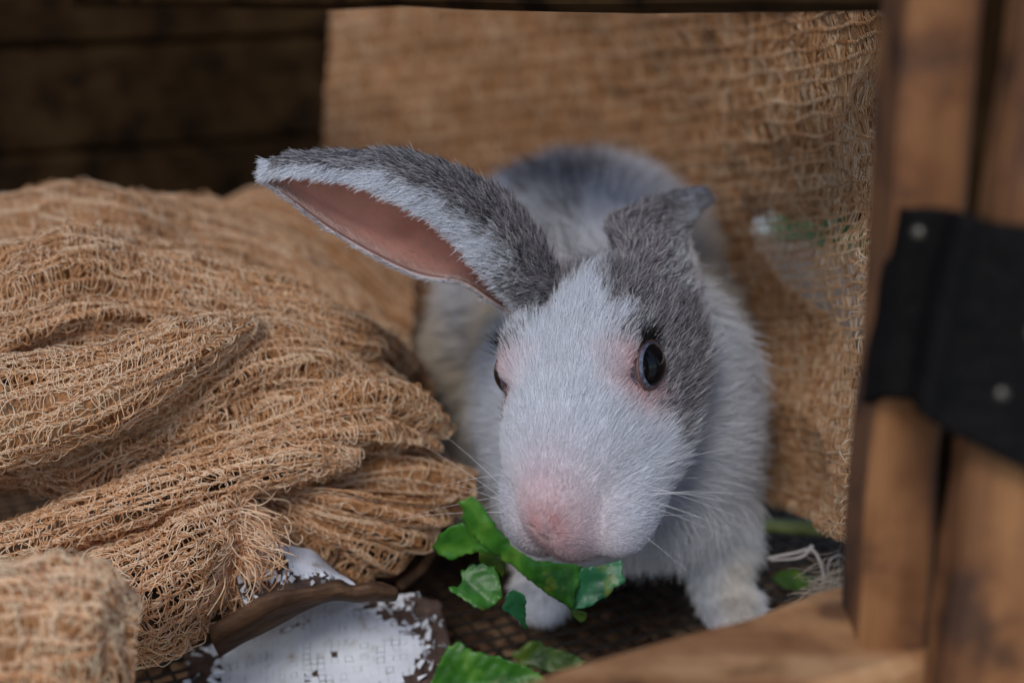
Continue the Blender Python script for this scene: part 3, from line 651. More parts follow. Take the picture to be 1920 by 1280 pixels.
def surface_nets(f, lo, hi, h):
    n = [int((b - a) / h) + 2 for a, b in zip(lo, hi)]
    ax = [lo[k] + h * np.arange(n[k]) for k in range(3)]
    vals = np.empty(n)
    yz = np.stack(np.meshgrid(ax[1], ax[2], indexing='ij'), -1)
    for i in range(n[0]):
        q = np.empty(yz.shape[:2] + (3,)); q[..., 0] = ax[0][i]; q[..., 1:] = yz
        vals[i] = f(q)
    ins = vals < 0
    cn = [x - 1 for x in n]
    acc = np.zeros(cn + [3]); cnt = np.zeros(cn)
    corners = [(a, b, c) for a in (0, 1) for b in (0, 1) for c in (0, 1)]
    sl = lambda o: tuple(slice(o[k], o[k] + cn[k]) for k in range(3))
    for a in corners:
        for d in range(3):
            if a[d]: continue
            b = list(a); b[d] = 1
            va, vb = vals[sl(a)], vals[sl(b)]
            m = (va < 0) != (vb < 0)
            t = np.where(m, va / np.where(m, va - vb, 1), 0)
            for k in range(3):
                acc[..., k] += np.where(m, a[k] + (t if k == d else 0), 0)
            cnt += m
    act = cnt > 0
    idx = -np.ones(cn, int); idx[act] = np.arange(act.sum())
    ijk = np.argwhere(act)
    V = np.array(lo) + h * (ijk + acc[act] / cnt[act][:, None])
    F = []
    for d in range(3):
        o1, o2 = [(1, 2), (2, 0), (0, 1)][d]
        s0 = [slice(1, cn[k]) for k in range(3)]; s0[d] = slice(0, cn[d]);
        A = ins[tuple(slice(x.start, x.stop) for x in s0)]
        s1 = list(s0); s1[d] = slice(s0[d].start + 1, s0[d].stop + 1)
        Bv = ins[tuple(s1)]
        e = np.argwhere(A != Bv); flip = A[tuple(e.T)]
        e = e + [s0[k].start for k in range(3)]
        def sh(p, q):
            w_ = e.copy(); w_[:, o1] -= p; w_[:, o2] -= q; return idx[tuple(w_.T)]
        quad = np.stack([sh(0, 0), sh(1, 0), sh(1, 1), sh(0, 1)], 1)
        quad[~flip] = quad[~flip][:, ::-1]
        F.append(quad)
    F = np.concatenate(F); F = F[(F >= 0).all(1)]
    return V, F
V, F = surface_nets(sdf, (-5.5, 36.5, -0.6), (12.5, 72.0, 18.0), 0.2)
def sgrad(p, e=0.06):
    g = np.stack([sdf(p + d) - sdf(p - d) for d in np.eye(3) * e], -1)
    return nrm(g)
for _ in range(2):
    d = sdf(V); V = V - sgrad(V) * np.clip(d, -0.1, 0.1)[:, None]
VN = sgrad(V)

WHITE = np.array([0.80, 0.82, 0.88]); GREY = np.array([0.29, 0.272, 0.285]); DGREY = np.array([0.085, 0.078, 0.088]); CREAM = np.array([0.74, 0.60, 0.40]); PINK = np.array([0.80, 0.44, 0.44])
def coat(p):
    """mean coat colour, amount of grey, at points of the skin"""
    s, c, b = w2hl(p)
    n1 = vnoise(p, 0.9, 31); n2 = vnoise(p, 2.6, 32)
    ac = np.abs(c) + 0.12 * n1 + 0.1 * n2
    head = sstep(51.5, 48.5, p[:, 1] + 0.25 * (p[:, 2] - 9)) * sstep(10.9, 9.6, s) * np.maximum(sstep(6.5, 8.5, p[:, 2] + 0.2 * s), sstep(6.2, 4.8, s) * sstep(-5.9, -5.2, b))
    head = np.clip(head, 0, 1)
    # white blaze up the middle of the face: wide between the eyes, a point at the poll
    bw = np.interp(s, [0, 3.3, 4.2, 5.2, 6.5, 8.0, 9.3, 10.4], [4, 3.6, 2.1, 1.75, 1.4, 0.8, 0.25, 0.0])
    blaze = sstep(-0.38, 0.42, ac - bw)
    # grey mask round the eyes, on the brow and back over the cheek
    low = sstep(-4.1, -2.3, b + 0.35 * n1 + 0.28 * (s - 5.5) * 0 + 0.2 * n2)
    grey = blaze * low * sstep(4.6, 5.6, s + 0.3 * n1 - 0.5 * (b + 0.6)) 
    brow = np.exp(-(((s - 6.7) / 0.75) ** 2 + ((np.abs(c) - 1.75) / 0.45) ** 2))
    grey = grey * (1 - 0.85 * brow)
    front = np.exp(-(((s - 4.6) / 1.0) ** 2 + ((b + 0.6) / 1.1) ** 2)) * sstep(1.0, 1.8, np.abs(c))
    grey = grey * (1 - 0.75 * front)
    hg_ = grey * head
    # back and flank patches
    x, y, z = p.T
    bp = np.exp(-(((x - 2.5 + 0.9 * n1) / 2.0) ** 2 + ((y - 61) / 4.2) ** 2 + ((z - 15.5) / 2.6) ** 2) ** 2) + 0.6 * np.exp(-(((x - 2.1 + 0.7 * n1) / 1.2) ** 2 + ((y - 55) / 4) ** 2 + ((z - 14) / 2.4) ** 2) ** 2)
    fl = np.exp(-(((x + 2.0) / 1.2) ** 2 + ((y - 57) / 2.2) ** 2 + ((z - 10) / 2.4) ** 2) ** 2)
    fr = np.exp(-(((x - 8.4) / 1.2) ** 2 + ((y - 57) / 1.4) ** 2 + ((z - 12) / 2.2) ** 2) ** 2)
    neck = np.exp(-(((x - 3.2) / 2.4) ** 2 + ((y - 49.5) / 2.6) ** 2 + ((z - 14.3) / 2.2) ** 2) ** 2)
    bg_ = np.clip((bp + 0.7 * fl + 0.5 * fr) * (1 + 0.35 * n1 + 0.2 * n2), 0, 0.9) * (1 - head)
    g = np.clip(np.maximum(np.maximum(hg_, bg_), neck * 0.75), 0, 1)
    cream = (1 - head) * sstep(48, 53, y) * np.clip(0.42 + 0.5 * vnoise(p, 0.28, 33), 0, 0.75) * sstep(14.5, 11.5, z) * (1 - g)
    cream = np.maximum(cream, 0.75 * np.exp(-(((x + 1.2) / 1.3) ** 2 + ((y - 54) / 4) ** 2) ** 2) * (1 - head) * (1 - g))
    cream = np.maximum(cream, 0.4 * np.exp(-(((x - 8.3) / 0.8) ** 2 + ((y - 47.5) / 2) ** 2 + ((z - 2) / 2.2) ** 2) ** 2))
    cream = np.maximum(cream, 0.7 * np.exp(-(((x - 8.2) / 1.6) ** 2 + ((y - 56) / 4) ** 2 + ((z - 12.3) / 1.8) ** 2) ** 2) * (1 - g))
    fd = np.exp(-((s - 5.2) / 1.6) ** 2 - (c / 0.5) ** 2) * 0.12 * (0.5 + n2)
    pn = 0.75 * np.exp(-((s - 0.4) / 1.5) ** 2 - (c / 1.3) ** 2 - ((b + 1.2) / 2.0) ** 2) + 0.5 * np.exp(-((np.abs(c) - 0.3 + 0.2 * (b + 0.7)) / 0.14) ** 2 - ((b + 0.75) / 0.35) ** 2) * (s < 2)
    pk = np.clip(1.0 * pn + 0.12 * sstep(4, 1, s) * (1 - np.abs(c) / 3), 0, 1)
    eyep = 0
    for ec, en in EYES:
        d = p - ec; r = np.linalg.norm(d, axis=1); fw = (d @ HA)
        eyep = np.maximum(eyep, 1.0 * np.exp(-((r - 0.75) / 0.75) ** 2) * sstep(-0.3, 0.4, fw))
    pk = np.clip(np.maximum(pk, eyep), 0, 1)
    col = WHITE * (1 - cream[:, None]) + CREAM * cream[:, None]
    col = col * (1 - np.clip(fd, 0, 1)[:, None]) + CREAM * np.clip(fd, 0, 1)[:, None]
    return col, g, pk, head
def colour_mesh(me, C):
    a = me.attributes.new('tint', 'FLOAT_COLOR', 'POINT')
    a.data.foreach_set('color', np.concatenate([C, np.ones((len(C), 1))], 1).astype(np.float32).ravel())
cl, gg, pk, hd = coat(V)
SK = 0.55 * (cl * (1 - gg[:, None]) + GREY * gg[:, None]); SK = SK * (1 - 0.75 * pk[:, None]) + PINK * 0.5 * pk[:, None]  # skin darkened below the coat colour to stand for shade at the hair roots

# ears as curled shells: per station  outer top edge / front rim / lower rim, and how the trough runs between
def ear_shell(stn, n_len, mids, thick=0.16):
    """stn: list of stations, each a list of 3D points running from the lower rim through the trough and over the top to the front rim"""
    stn = [np.array(q) for q in stn]; root = hl2w(8.2, 1.2 if stn[0][0][0] > 2.5 else -1.2, -1.8)
    stn = [root + (stn[0] - stn[0].mean(0)) * 0.6] + stn
    g = patch(np.swapaxes(np.array(stn), 0, 1), n_len, 34)   # (len, around, 3)
    return g
def E(*a): return [at(*q) for q in a]
earL = [
 E((972, 596, 45.4), (985, 590, 46.6), (1010, 560, 47.2), (1030, 510, 47.0), (1024, 490, 45.6), (1000, 520, 44.8), (980, 578, 44.6)),
 E((922, 566, 45.2), (930, 550, 46.6), (960, 500, 47.2), (1000, 445, 46.8), (988, 440, 45.4), (966, 480, 44.5), (940, 540, 44.4)),
 E((866, 530, 44.9), (872, 520, 46.4), (895, 455, 47.0), (945, 385, 46.4), (940, 382, 45.2), (920, 430, 44.2), (892, 490, 44.1)),
 E((790, 517, 44.6), (800, 500, 46.2), (820, 420, 46.7), (862, 337, 46.0), (862, 333, 44.8), (848, 370, 43.9), (832, 428, 43.8)),
 E((716, 486, 44.3), (726, 465, 45.8), (738, 380, 46.2), (762, 301, 45.5), (764, 298, 44.4), (758, 328, 43.6), (746, 374, 43.5)),
 E((618, 430, 44.0), (626, 410, 45.2), (636, 350, 45.5), (656, 296, 45.0), (660, 294, 44.1), (656, 312, 43.5), (650, 338, 43.4)),
 E((545, 376, 43.8), (548, 360, 44.6), (554, 325, 44.8), (562, 296, 44.4), (564, 295, 43.9), (562, 306, 43.5), (556, 328, 43.4)),
 E((497, 342, 43.8), (498, 335, 44.0), (500, 325, 44.1), (504, 312, 44.0), (506, 311, 43.8), (504, 318, 43.7), (500, 330, 43.7)),
]
earR = [
 E((1288, 610, 46.4), (1262, 600, 47.6), (1222, 560, 48.2), (1172, 500, 47.8), (1176, 470, 46.6), (1230, 500, 45.6), (1284, 596, 45.8)),
 E((1302, 520, 48.2), (1274, 505, 49.0), (1215, 480, 49.6), (1152, 428, 49.2), (1158, 412, 48.0), (1225, 440, 47.0), (1292, 505, 47.4)),
 E((1288, 446, 50.0), (1276, 440, 50.8), (1236, 425, 51.2), (1196, 404, 51.0), (1200, 392, 50.0), (1240, 402, 49.2), (1278, 438, 49.4)),
 E((1300, 410, 51.6), (1290, 406, 52.2), (1272, 396, 52.4), (1250, 384, 52.2), (1254, 372, 51.4), (1274, 378, 50.8), (1300, 402, 51.0)),
 E((1320, 384, 52.8), (1316, 382, 53.0), (1308, 376, 53.0), (1302, 370, 53.0), (1304, 362, 52.6), (1312, 364, 52.2), (1318, 380, 52.4)),
 E((1326, 374, 53.2), (1325, 372, 53.3), (1323, 369, 53.3), (1321, 366, 53.3), (1321, 364, 53.2), (1323, 366, 53.1), (1325, 372, 53.1)),
]
furS = Strands()
earV, earF, earC = [], [], []
def make_ear(stn, side):
    g = ear_shell(stn, 70, None)
    nu, nv = g.shape[:2]
    du = np.gradient(g, axis=0); dv = np.gradient(g, axis=1); n = nrm(np.cross(du, dv))
    ctr = g.mean(1, keepdims=True)
    if np.mean(np.sum(n * (g - ctr), -1)) < 0: n = -n           # n points to the outside of the trough
    th = 0.08 * (1 - 0.5 * np.linspace(0, 1, nu))[:, None, None]
    go, gi = g + n * th, g - n * th
    uu, vv = np.meshgrid(np.linspace(0, 1, nu), np.linspace(0, 1, nv), indexing='ij')
    rim = np.maximum(sstep(0.12, 0.0, vv), sstep(0.80, 0.97, vv))
    tipw = sstep(0.93, 0.985, uu) if side == 'L' else 0 * uu
    nz = vnoise(g.reshape(-1, 3), 1.8, 41).reshape(uu.shape)
    band = sstep(0.80, 0.90, vv + 0.04 * nz) * sstep(0.1, 0.4, uu)      # white hem along the front rim
    gy = np.clip((1 - band) * (1 - tipw) * sstep(0.15, 0.45, vv), 0, 1) if side == 'L' else np.clip(1 - 0.5 * sstep(0.8, 0.95, vv) - 0.55 * sstep(0.5, 0.75, vv) * sstep(0.5, 0.75, uu), 0, 1)
    outc = WHITE * (1 - gy[..., None]) + GREY * gy[..., None]
    pinkc = np.array([0.98, 0.52, 0.41]) * (1 - 0.0 * uu[..., None]) + 0 * g
    vein = sstep(0.80, 0.97, 1 - np.abs(vnoise(np.stack([uu.ravel() * 2.2, vv.ravel() * 9, uu.ravel() * 0], 1), 1.3, 44))).reshape(uu.shape)[..., None]
    soft = np.clip(sstep(0.28, 0.0, vv) * 0.6 + sstep(0.80, 0.98, vv) * 0.6 + 0.25 * sstep(0.85, 1.0, uu), 0, 0.9)[..., None]
    inc = pinkc * (1 + 0.10 * nz[..., None]) * (1 - 0.22 * vein * [0.6, 1, 1]) * (1 - 0.18 * (sstep(0.6, 0.2, uu) * sstep(0.3, 0.6, vv))[..., None] * [0.5, 1, 1])
    inc = inc * (1 - soft) + np.array([0.85, 0.70, 0.65]) * soft
    off = sum(len(v) for v in earV)
    earV.append(go.reshape(-1, 3)); earV.append(gi.reshape(-1, 3)); earC.append(outc.reshape(-1, 3)); earC.append(inc.reshape(-1, 3))
    m = nu * nv
    f = grid_faces(nu, nv, off) + [q[::-1] for q in grid_faces(nu, nv, off + m)]
    for i in range(nu - 1):
        for j in (0, nv - 1):
            a, b = off + i * nv + j, off + (i + 1) * nv + j
            f.append((a, b, b + m, a + m) if j == 0 else (a, a + m, b + m, b))
    for j in range(nv - 1):
        a, b = off + (nu - 1) * nv + j, off + (nu - 1) * nv + j + 1
        f.append((a, b, b + m, a + m))
    earF.extend(f)
    tu = nrm(du)
    # outer coat
    N = 30000 if side == 'L' else 16000
    u, v = rng.random(N), rng.random(N)
    if side == 'L': ok_ = (v > 0.5) | (rng.random(N) < 0.45); u, v = u[ok_], v[ok_]; N = len(u)
    p = bil(go, u, v); nn = nrm(bil(n, u, v)); tt = nrm(bil(tu, u, v)); tv = nrm(bil(dv, u, v))
    gyv = bil(gy[..., None], u, v)[:, 0]
    L = (0.36 + 0.25 * rng.random(N)) * (1 - 0.25 * u) * (0.4 + 0.6 * sstep(0.05, 0.35, v))
    lean = tt * (0.75 + 0.2 * rng.standard_normal((N, 1))) + tv * (0.35 * sstep(0.5, 0.95, v) - 0.3 * sstep(0.3, 0.0, v) + 0.16 * rng.standard_normal(N))[:, None]
    hairs(p, nn, lean, L, 0.5, gyv, np.tile(WHITE, (N, 1)), 0.011)
    # white hem hairs that comb down over the pink trough
    N = 9000 if side == 'L' else 3500
    u = 0.08 + 0.90 * rng.random(N); v = 1 - 0.16 * rng.random(N) ** 1.5
    p = bil(g, u, v) + nrm(bil(n, u, v)) * 0.03; nn = nrm(bil(n, u, v)); tt = nrm(bil(tu, u, v)); tv = nrm(bil(dv, u, v))
    hairs(p, nn, tt * (0.9 + 0.25 * rng.standard_normal((N, 1))) + tv * (0.75 + 0.3 * rng.standard_normal((N, 1))), (0.20 + 0.22 * rng.random(N)) * (1.1 - 0.6 * u), 0.15, np.zeros(N) if side == 'L' else np.full(N, 0.35), np.tile(WHITE, (N, 1)), 0.010)
    # lower rim
    N = 5000; u = 0.05 + 0.93 * rng.random(N); v = 0.10 * rng.random(N) ** 1.4
    p = bil(g, u, v); nn = nrm(bil(n, u, v)); tt = nrm(bil(tu, u, v)); tv = nrm(bil(dv, u, v))
    hairs(p, nn, tt * (0.9 + 0.2 * rng.standard_normal((N, 1))) - tv * (0.35 + 0.3 * rng.standard_normal((N, 1))), 0.22 + 0.18 * rng.random(N), 0.2, np.full(N, 0.12), np.tile(WHITE * [1, 0.93, 0.9], (N, 1)), 0.009)
    # short fine down inside
    N = 16000; u, v = rng.random(N), 0.04 + 0.86 * rng.random(N)
    keep = rng.random(N) < 0.25 + 0.75 * sstep(0.4, 0.05, u) + 0.5 * sstep(0.25, 0.05, v); u, v = u[keep], v[keep]; N = len(u)
    p = bil(gi, u, v); nn = -nrm(bil(n, u, v)); tt = nrm(bil(tu, u, v))
    hairs(p, nn, tt + 0.25 * rng.standard_normal((N, 3)), (0.14 + 0.16 * rng.random(N)) * (1 + 1.3 * sstep(0.35, 0.0, u)), 0.3, np.zeros(N) + 0.1 * sstep(0.3, 0, u), np.tile([0.78, 0.58, 0.52], (N, 1)), 0.006)

def hairs(p, n, lean, L, lift, g, col, rad, K=5, curl=0.10, sm=1.0):
    """n hairs rooted at p, combed along lean, standing off by lift; g = share of grey hairs there"""
    N = len(p)
    d = lean - n * np.sum(lean * n, 1, keepdims=True); d = nrm(d)
    clump = np.stack([vnoise(p, 3.2, 51), vnoise(p, 3.2, 52), vnoise(p, 3.2, 53)], 1) * 0.28 + np.stack([vnoise(p, 1.1, 54), vnoise(p, 1.1, 55), vnoise(p, 1.1, 56)], 1) * 0.18
    sm = np.broadcast_to(sm, N)[:, None]; d = nrm(d + clump * sm + 0.13 * rng.standard_normal((N, 3)))
    t = np.linspace(0, 1, K); lift = np.broadcast_to(lift, N)[:, None, None]
    Lk = L[:, None, None]
    P = p[:, None] + Lk * (d[:, None] * t[None, :, None] * np.cos(0.5 * lift) + n[:, None] * lift * (t - 0.45 * t * t)[None, :, None])
    P += Lk * curl * rng.standard_normal((N, 1, 3)) * (t ** 2)[None, :, None]
    r = rng.random(N)
    isg = rng.random(N) < g * 1.05
    q = rng.random((N, 1))
    tick = np.where(q < 0.34, DGREY * (0.7 + 0.8 * rng.random((N, 1))), np.where(q < 0.80, GREY * (0.8 + 0.6 * rng.random((N, 1))), np.array([0.56, 0.53, 0.55])))
    C = np.where(isg[:, None], tick, col * (0.74 + 0.30 * rng.random((N, 1))))
    furS.add(P, np.broadcast_to(rad, N)[:, None] * np.array([1.0, 1.0, 0.85, 0.6, 0.2][:K]), C)

make_ear(earL, 'L'); make_ear(earR, 'R')

# body coat
tri = np.concatenate([F[:, [0, 1, 2]], F[:, [0, 2, 3]]])
A = V[tri]; area = 0.5 * np.linalg.norm(np.cross(A[:, 1] - A[:, 0], A[:, 2] - A[:, 0]), axis=1)
cen = A.mean(1); s_, c_, b_ = w2hl(cen)
_, _, _, hdt = coat(cen)
dens = np.where(hdt > 0.5, 620.0, 170.0) + 250 * sstep(3.5, 1.5, s_) * (hdt > 0.3)
dens *= np.where(cen[:, 1] > 60, 0.7, 1.0)
num = rng.poisson(area * dens)
ti = np.repeat(np.arange(len(tri)), num); N = len(ti)
r1 = np.sqrt(rng.random(N))[:, None]; r2 = rng.random(N)[:, None]
p = (1 - r1) * V[tri[ti, 0]] + r1 * (1 - r2) * V[tri[ti, 1]] + r1 * r2 * V[tri[ti, 2]]
nn = nrm((1 - r1) * VN[tri[ti, 0]] + r1 * (1 - r2) * VN[tri[ti, 1]] + r1 * r2 * VN[tri[ti, 2]])
ok = np.ones(N, bool)
for ec, en in EYES: 
    d = p - ec; al = d @ en; rad_ = np.linalg.norm(d - al[:, None] * en, axis=1); fw = d @ HA; ok &= ~((rad_ < 0.74 + 0.10 * (fw > 0)) & (al > -0.9) & (al < 1.2))
p, nn = p[ok], nn[ok]; N = len(p)
cl, gg, pk, hd = coat(p); s_, c_, b_ = w2hl(p)
x, y, z = p.T
# the comb: away from the nose over the face, backwards and down over the body, down the legs
lean_h = nrm(p - (NOSE + HA * 0.3 - HB * 0.9)); lean_h = lean_h + HC * (np.sign(c_) * 0.15 * sstep(0.5, 2, np.abs(c_)))[:, None] - HB * (0.25 * sstep(-2, -4, b_))[:, None]
paw = sstep(2.2, 1.0, z) * sstep(51.5, 50, y)
lean_b = np.stack([0.12 * (x - 3.8) / 4, np.where(y < 52, 0.25, 0.9), -0.55 - 0.5 * sstep(54, 48, y)], 1)
lean_b = lean_b * (1 - paw)[:, None] + np.array([0.1, -1.0, -0.35]) * paw[:, None]
lean = lean_h * hd[:, None] + lean_b * (1 - hd)[:, None]
face = np.interp(s_, [0, 0.6, 1.5, 3, 5, 8, 10], [0.12, 0.16, 0.28, 0.42, 0.46, 0.58, 0.85])
cheek = sstep(-1.6, -3.6, b_) * sstep(2.0, 4.5, s_) * 0.55
bodyl = np.interp(z, [0, 1.5, 3.5, 5.5, 9], [0.38, 0.5, 0.9, 1.5, 1.5])
leg = sstep(4.5, 2.5, z)
L = (face + cheek) * hd + bodyl * (1 - hd)
for ec, en in EYES: L *= 0.28 + 0.72 * sstep(0.75, 1.5, np.linalg.norm(p - ec, axis=1))
L *= 0.75 + 0.5 * rng.random(N)
lift = 0.24 * hd + 0.5 * (1 - hd) + 0.3 * cheek
L = np.where(hd > 0.5, np.minimum(L, 0.12 + 0.34 * sstep(1.1, 3.2, np.linalg.norm(p - hl2w(0.3, 0, -1.3), axis=1)) + 2 * sstep(2.6, 4.5, s_)), L)
hc = cl * (1 - 0.85 * pk[:, None]) + PINK * 0.85 * pk[:, None]
K5 = 5
for lo_ in range(1):
    hairs(p, nn, lean, L, lift, gg, hc, np.where(hd > 0.5, 0.0085, 0.0115), sm=1 - 0.55 * hd)
bodyhairs = N
# dark eyelashes / brow tufts and whiskers
for (ec, en), sg in zip(EYES, (1, -1)):
    upv = nrm(HB - en * (HB @ en)); fwd = nrm(np.cross(upv, en)); 
    if fwd @ HA < 0: fwd = -fwd
    n = 75; a = math.radians(95) + math.radians(34) * rng.standard_normal(n) * 0.6
    rr = 0.72 + 0.22 * rng.random(n)
    # "up" over the eye is towards the poll
    back = -fwd
    root = ec + en * (0.05 - 0.25 * (rr - 0.72))[:, None] + (np.cos(a - 0.9) * rr)[:, None] * back + (np.sin(a - 0.9) * rr)[:, None] * upv
    t = np.linspace(0, 1, 6); L_ = (0.35 + 0.5 * rng.random(n))[:, None, None]
    d = nrm(nrm(root - ec) * 0.6 + en * (0.7 + 0.3 * rng.standard_normal((n, 1))) + back * 0.3 + 0.22 * rng.standard_normal((n, 3)))
    P = root[:, None] + d[:, None] * t[None, :, None] * L_ + upv * (0.15 * t ** 2)[None, :, None] * L_
    furS.add(P, 0.009 * np.array([1, 1, .9, .75, .5, .2]), np.tile([0.02, 0.017, 0.016], (n, 1)) * (0.7 + rng.random((n, 1))))
    n = 240; a = rng.random(n) * 2 * math.pi; rr = 0.70 + 0.12 * rng.random(n)    # dark rim lashes
    root = ec + en * 0.02 + (np.cos(a) * rr)[:, None] * back + (np.sin(a) * rr)[:, None] * upv
    d = nrm(nrm(root - ec) + en * 0.15 + 0.3 * rng.standard_normal((n, 3)))
    P = root[:, None] + d[:, None] * t[None, :, None] * (0.12 + 0.12 * rng.random((n, 1, 1)))
    dark = (np.cos(a) > -0.35)[:, None]
    furS.add(P, 0.009 * np.array([1, 1, .9, .75, .5, .2]), np.where(dark, np.array([0.03, 0.026, 0.026]), np.array([0.55, 0.36, 0.34])) * (0.7 + 0.5 * rng.random((n, 1))))
    n = 15; t = np.linspace(0, 1, 10)                                             # whiskers
    ss, bb = 1.1 + 1.5 * rng.random(n), -1.0 - 1.5 * rng.random(n)
    root = np.array([hl2w(a_, 1.75 * sg, b2) for a_, b2 in zip(ss, bb)])
    d = nrm(HC * sg * 0.9 - HA * 0.25 + HB * (-0.35 + 0.35 * rng.standard_normal((n, 1))) + 0.22 * rng.standard_normal((n, 3)))
    Lw = (2.0 + 2.4 * rng.random(n))[:, None, None]
    P = root[:, None] + d[:, None] * t[None, :, None] * Lw + (np.array([0, 0, -1.0]) * 0.22 - HA * 0.12) * (t ** 2)[None, :, None] * Lw
    furS.add(P, 0.008 * np.linspace(1, 0.25, 10), np.tile([0.85, 0.85, 0.86], (n, 1)))

rabbit = thing('rabbit', 'white and grey rabbit with pink nose chewing a green leaf', 'rabbit')
nb = len(V)
allV = np.concatenate([V] + earV); allF = [tuple(q) for q in F] + [tuple(nb + i for i in q) for q in earF]
bme = mesh_data('body', allV, allF); colour_mesh(bme, np.concatenate([SK] + earC))
link('body', bme, M_SKIN, rabbit); bme.materials.append(M_EAR)
mi = np.zeros(len(bme.polygons), np.int32); mi[len(F):] = 1; bme.polygons.foreach_set('material_index', mi)
furS.build('fur', M_FUR, rabbit, kind='stuff')
print('HAIRS', len(furS.n), 'body', bodyhairs)

# eyes
def eye_mat(name, col, rough=0.1, coat=0.12):
    m, n, l, b = new_mat(name)
    b.inputs['Base Color'].default_value = (*col, 1); b.inputs['Roughness'].default_value = rough; b.inputs['Coat Weight'].default_value = coat; b.inputs['Coat Roughness'].default_value = 0.04; b.inputs['Specular IOR Level'].default_value = 0.2
    return m
m_iris, n_, l_, b2_ = new_mat('eye_iris')
tx = n_.new('ShaderNodeTexNoise'); tx.inputs['Scale'].default_value = 900; rp = ramp(n_, [(0.35, (0.05, 0.055, 0.085)), (0.65, (0.13, 0.145, 0.21))])
tc = n_.new('ShaderNodeTexCoord'); l_.new(tc.outputs['Object'], tx.inputs[0]); l_.new(tx.outputs[0], rp.inputs[0]); l_.new(rp.outputs[0], b2_.inputs['Base Color'])
b2_.inputs['Roughness'].default_value = 0.12; b2_.inputs['Coat Weight'].default_value = 0.25; b2_.inputs['Specular IOR Level'].default_value = 0.2; b2_.inputs['Coat Roughness'].default_value = 0.03
M_PUPIL = eye_mat('eye_pupil', (0.004, 0.004, 0.005)); M_RIM = noise_mat('eyelid_skin', [(0.3, (0.05, 0.03, 0.028)), (0.7, (0.16, 0.09, 0.085))], 300, 0.45)
for (ec, en), sg in zip(EYES, (1, -1)):
    upv = nrm(HB - en * (HB @ en)); sid = np.cross(upv, en)
    R0 = 0.86; c0 = ec + en * (-0.34)
    eye = link('eye', None, None, rabbit); eye.empty_display_size = 0.005
    def cap(a0, a1, R, nr=10, ns=36, close=True):
        V_, F_ = [], []
        for i in range(nr + 1):
            th = a0 + (a1 - a0) * i / nr
            for k in range(ns):
                f = 2 * math.pi * k / ns
                V_.append(c0 + R * (en * math.cos(th) + math.sin(th) * (sid * math.cos(f) + upv * math.sin(f))))
        F_ = grid_faces(nr + 1, ns, wrap=True)
        return V_, F_
    V_, F_ = cap(0.86, 1.9, R0); link('iris', mesh_data('iris', V_, F_), m_iris, eye)
    V_, F_ = cap(0.001, 0.87, R0 + 0.004); link('pupil', mesh_data('pupil', V_, F_), M_PUPIL, eye)
    V_, F_ = [], []
    for k in range(40):
        f = 2 * math.pi * k / 40
        rd_ = sid * math.cos(f) + upv * math.sin(f); rc = c0 + en * 0.40 + rd_ * (0.735 + 0.03 * math.cos(2 * f))
        for j in range(8):
            g_ = 2 * math.pi * j / 8
            V_.append(rc + 0.07 * (rd_ * math.cos(g_) + en * math.sin(g_)))
    F_ = grid_faces(40, 8, wrap=True) + [(39 * 8 + j, j, (j + 1) % 8, 39 * 8 + (j + 1) % 8) for j in range(8)]
    link('eyelid', mesh_data('eyelid', V_, F_), M_RIM, eye)

# ------------------------------------------------------------------ leaves
def leaf_mat(name, c0, c1, c2, spot=(0.20, 0.22, 0.025), rough=0.42):
    m, n, l, b = new_mat(name)
    tc = n.new('ShaderNodeTexCoord')
    a = n.new('ShaderNodeTexNoise'); a.inputs['Scale'].default_value = 80; a.inputs['Detail'].default_value = 6; a.inputs['Distortion'].default_value = 0.5
    v = n.new('ShaderNodeTexVoronoi'); v.feature = 'DISTANCE_TO_EDGE'; v.inputs['Scale'].default_value = 230
    s2 = n.new('ShaderNodeTexNoise'); s2.inputs['Scale'].default_value = 130; s2.inputs['Detail'].default_value = 3
    r = ramp(n, [(0.30, c0), (0.5, c1), (0.72, c2)]); rs = ramp(n, [(0.60, (0, 0, 0)), (0.74, (0.8, 0.8, 0.8))])
    l.new(tc.outputs['Object'], a.inputs[0]); l.new(tc.outputs['Object'], v.inputs['Vector']); l.new(tc.outputs['Object'], s2.inputs[0])
    l.new(a.outputs[0], r.inputs[0]); l.new(s2.outputs[0], rs.inputs[0])
    mx = n.new('ShaderNodeMix'); mx.data_type = 'RGBA'; mx.inputs[7].default_value = (*spot, 1)
    l.new(rs.outputs[0], mx.inputs[0]); l.new(r.outputs[0], mx.inputs[6]); l.new(mx.outputs[2], b.inputs['Base Color'])
    b.inputs['Roughness'].default_value = rough
    bp = n.new('ShaderNodeBump'); bp.inputs['Strength'].default_value = 0.45; bp.inputs['Distance'].default_value = 0.0006
    l.new(v.outputs['Distance'], bp.inputs['Height']); l.new(bp.outputs[0], b.inputs['Normal'])
    t = n.new('ShaderNodeBsdfTranslucent'); l.new(mx.outputs[2], t.inputs[0])
    ms = n.new('ShaderNodeMixShader'); ms.inputs[0].default_value = 0.3
    l.new(b.outputs[0], ms.inputs[1]); l.new(t.outputs[0], ms.inputs[2]); l.new(ms.outputs[0], n['Material Output'].inputs[0])
    return m
M_LEAF = leaf_mat('lettuce_green', (0.012, 0.075, 0.008), (0.05, 0.20, 0.018), (0.17, 0.36, 0.045))
M_LEAF2 = leaf_mat('lettuce_bluegreen', (0.008, 0.07, 0.025), (0.025, 0.16, 0.06), (0.09, 0.30, 0.14))
M_OLIVE = leaf_mat('wilted_green', (0.03, 0.07, 0.008), (0.08, 0.16, 0.015), (0.17, 0.24, 0.03))
M_DRY = noise_mat('dry_bark', [(0.3, (0.035, 0.018, 0.010)), (0.55, (0.10, 0.052, 0.028)), (0.75, (0.22, 0.12, 0.07))], 220, 0.7, stretch=(0.25, 1, 1), bump=0.6)
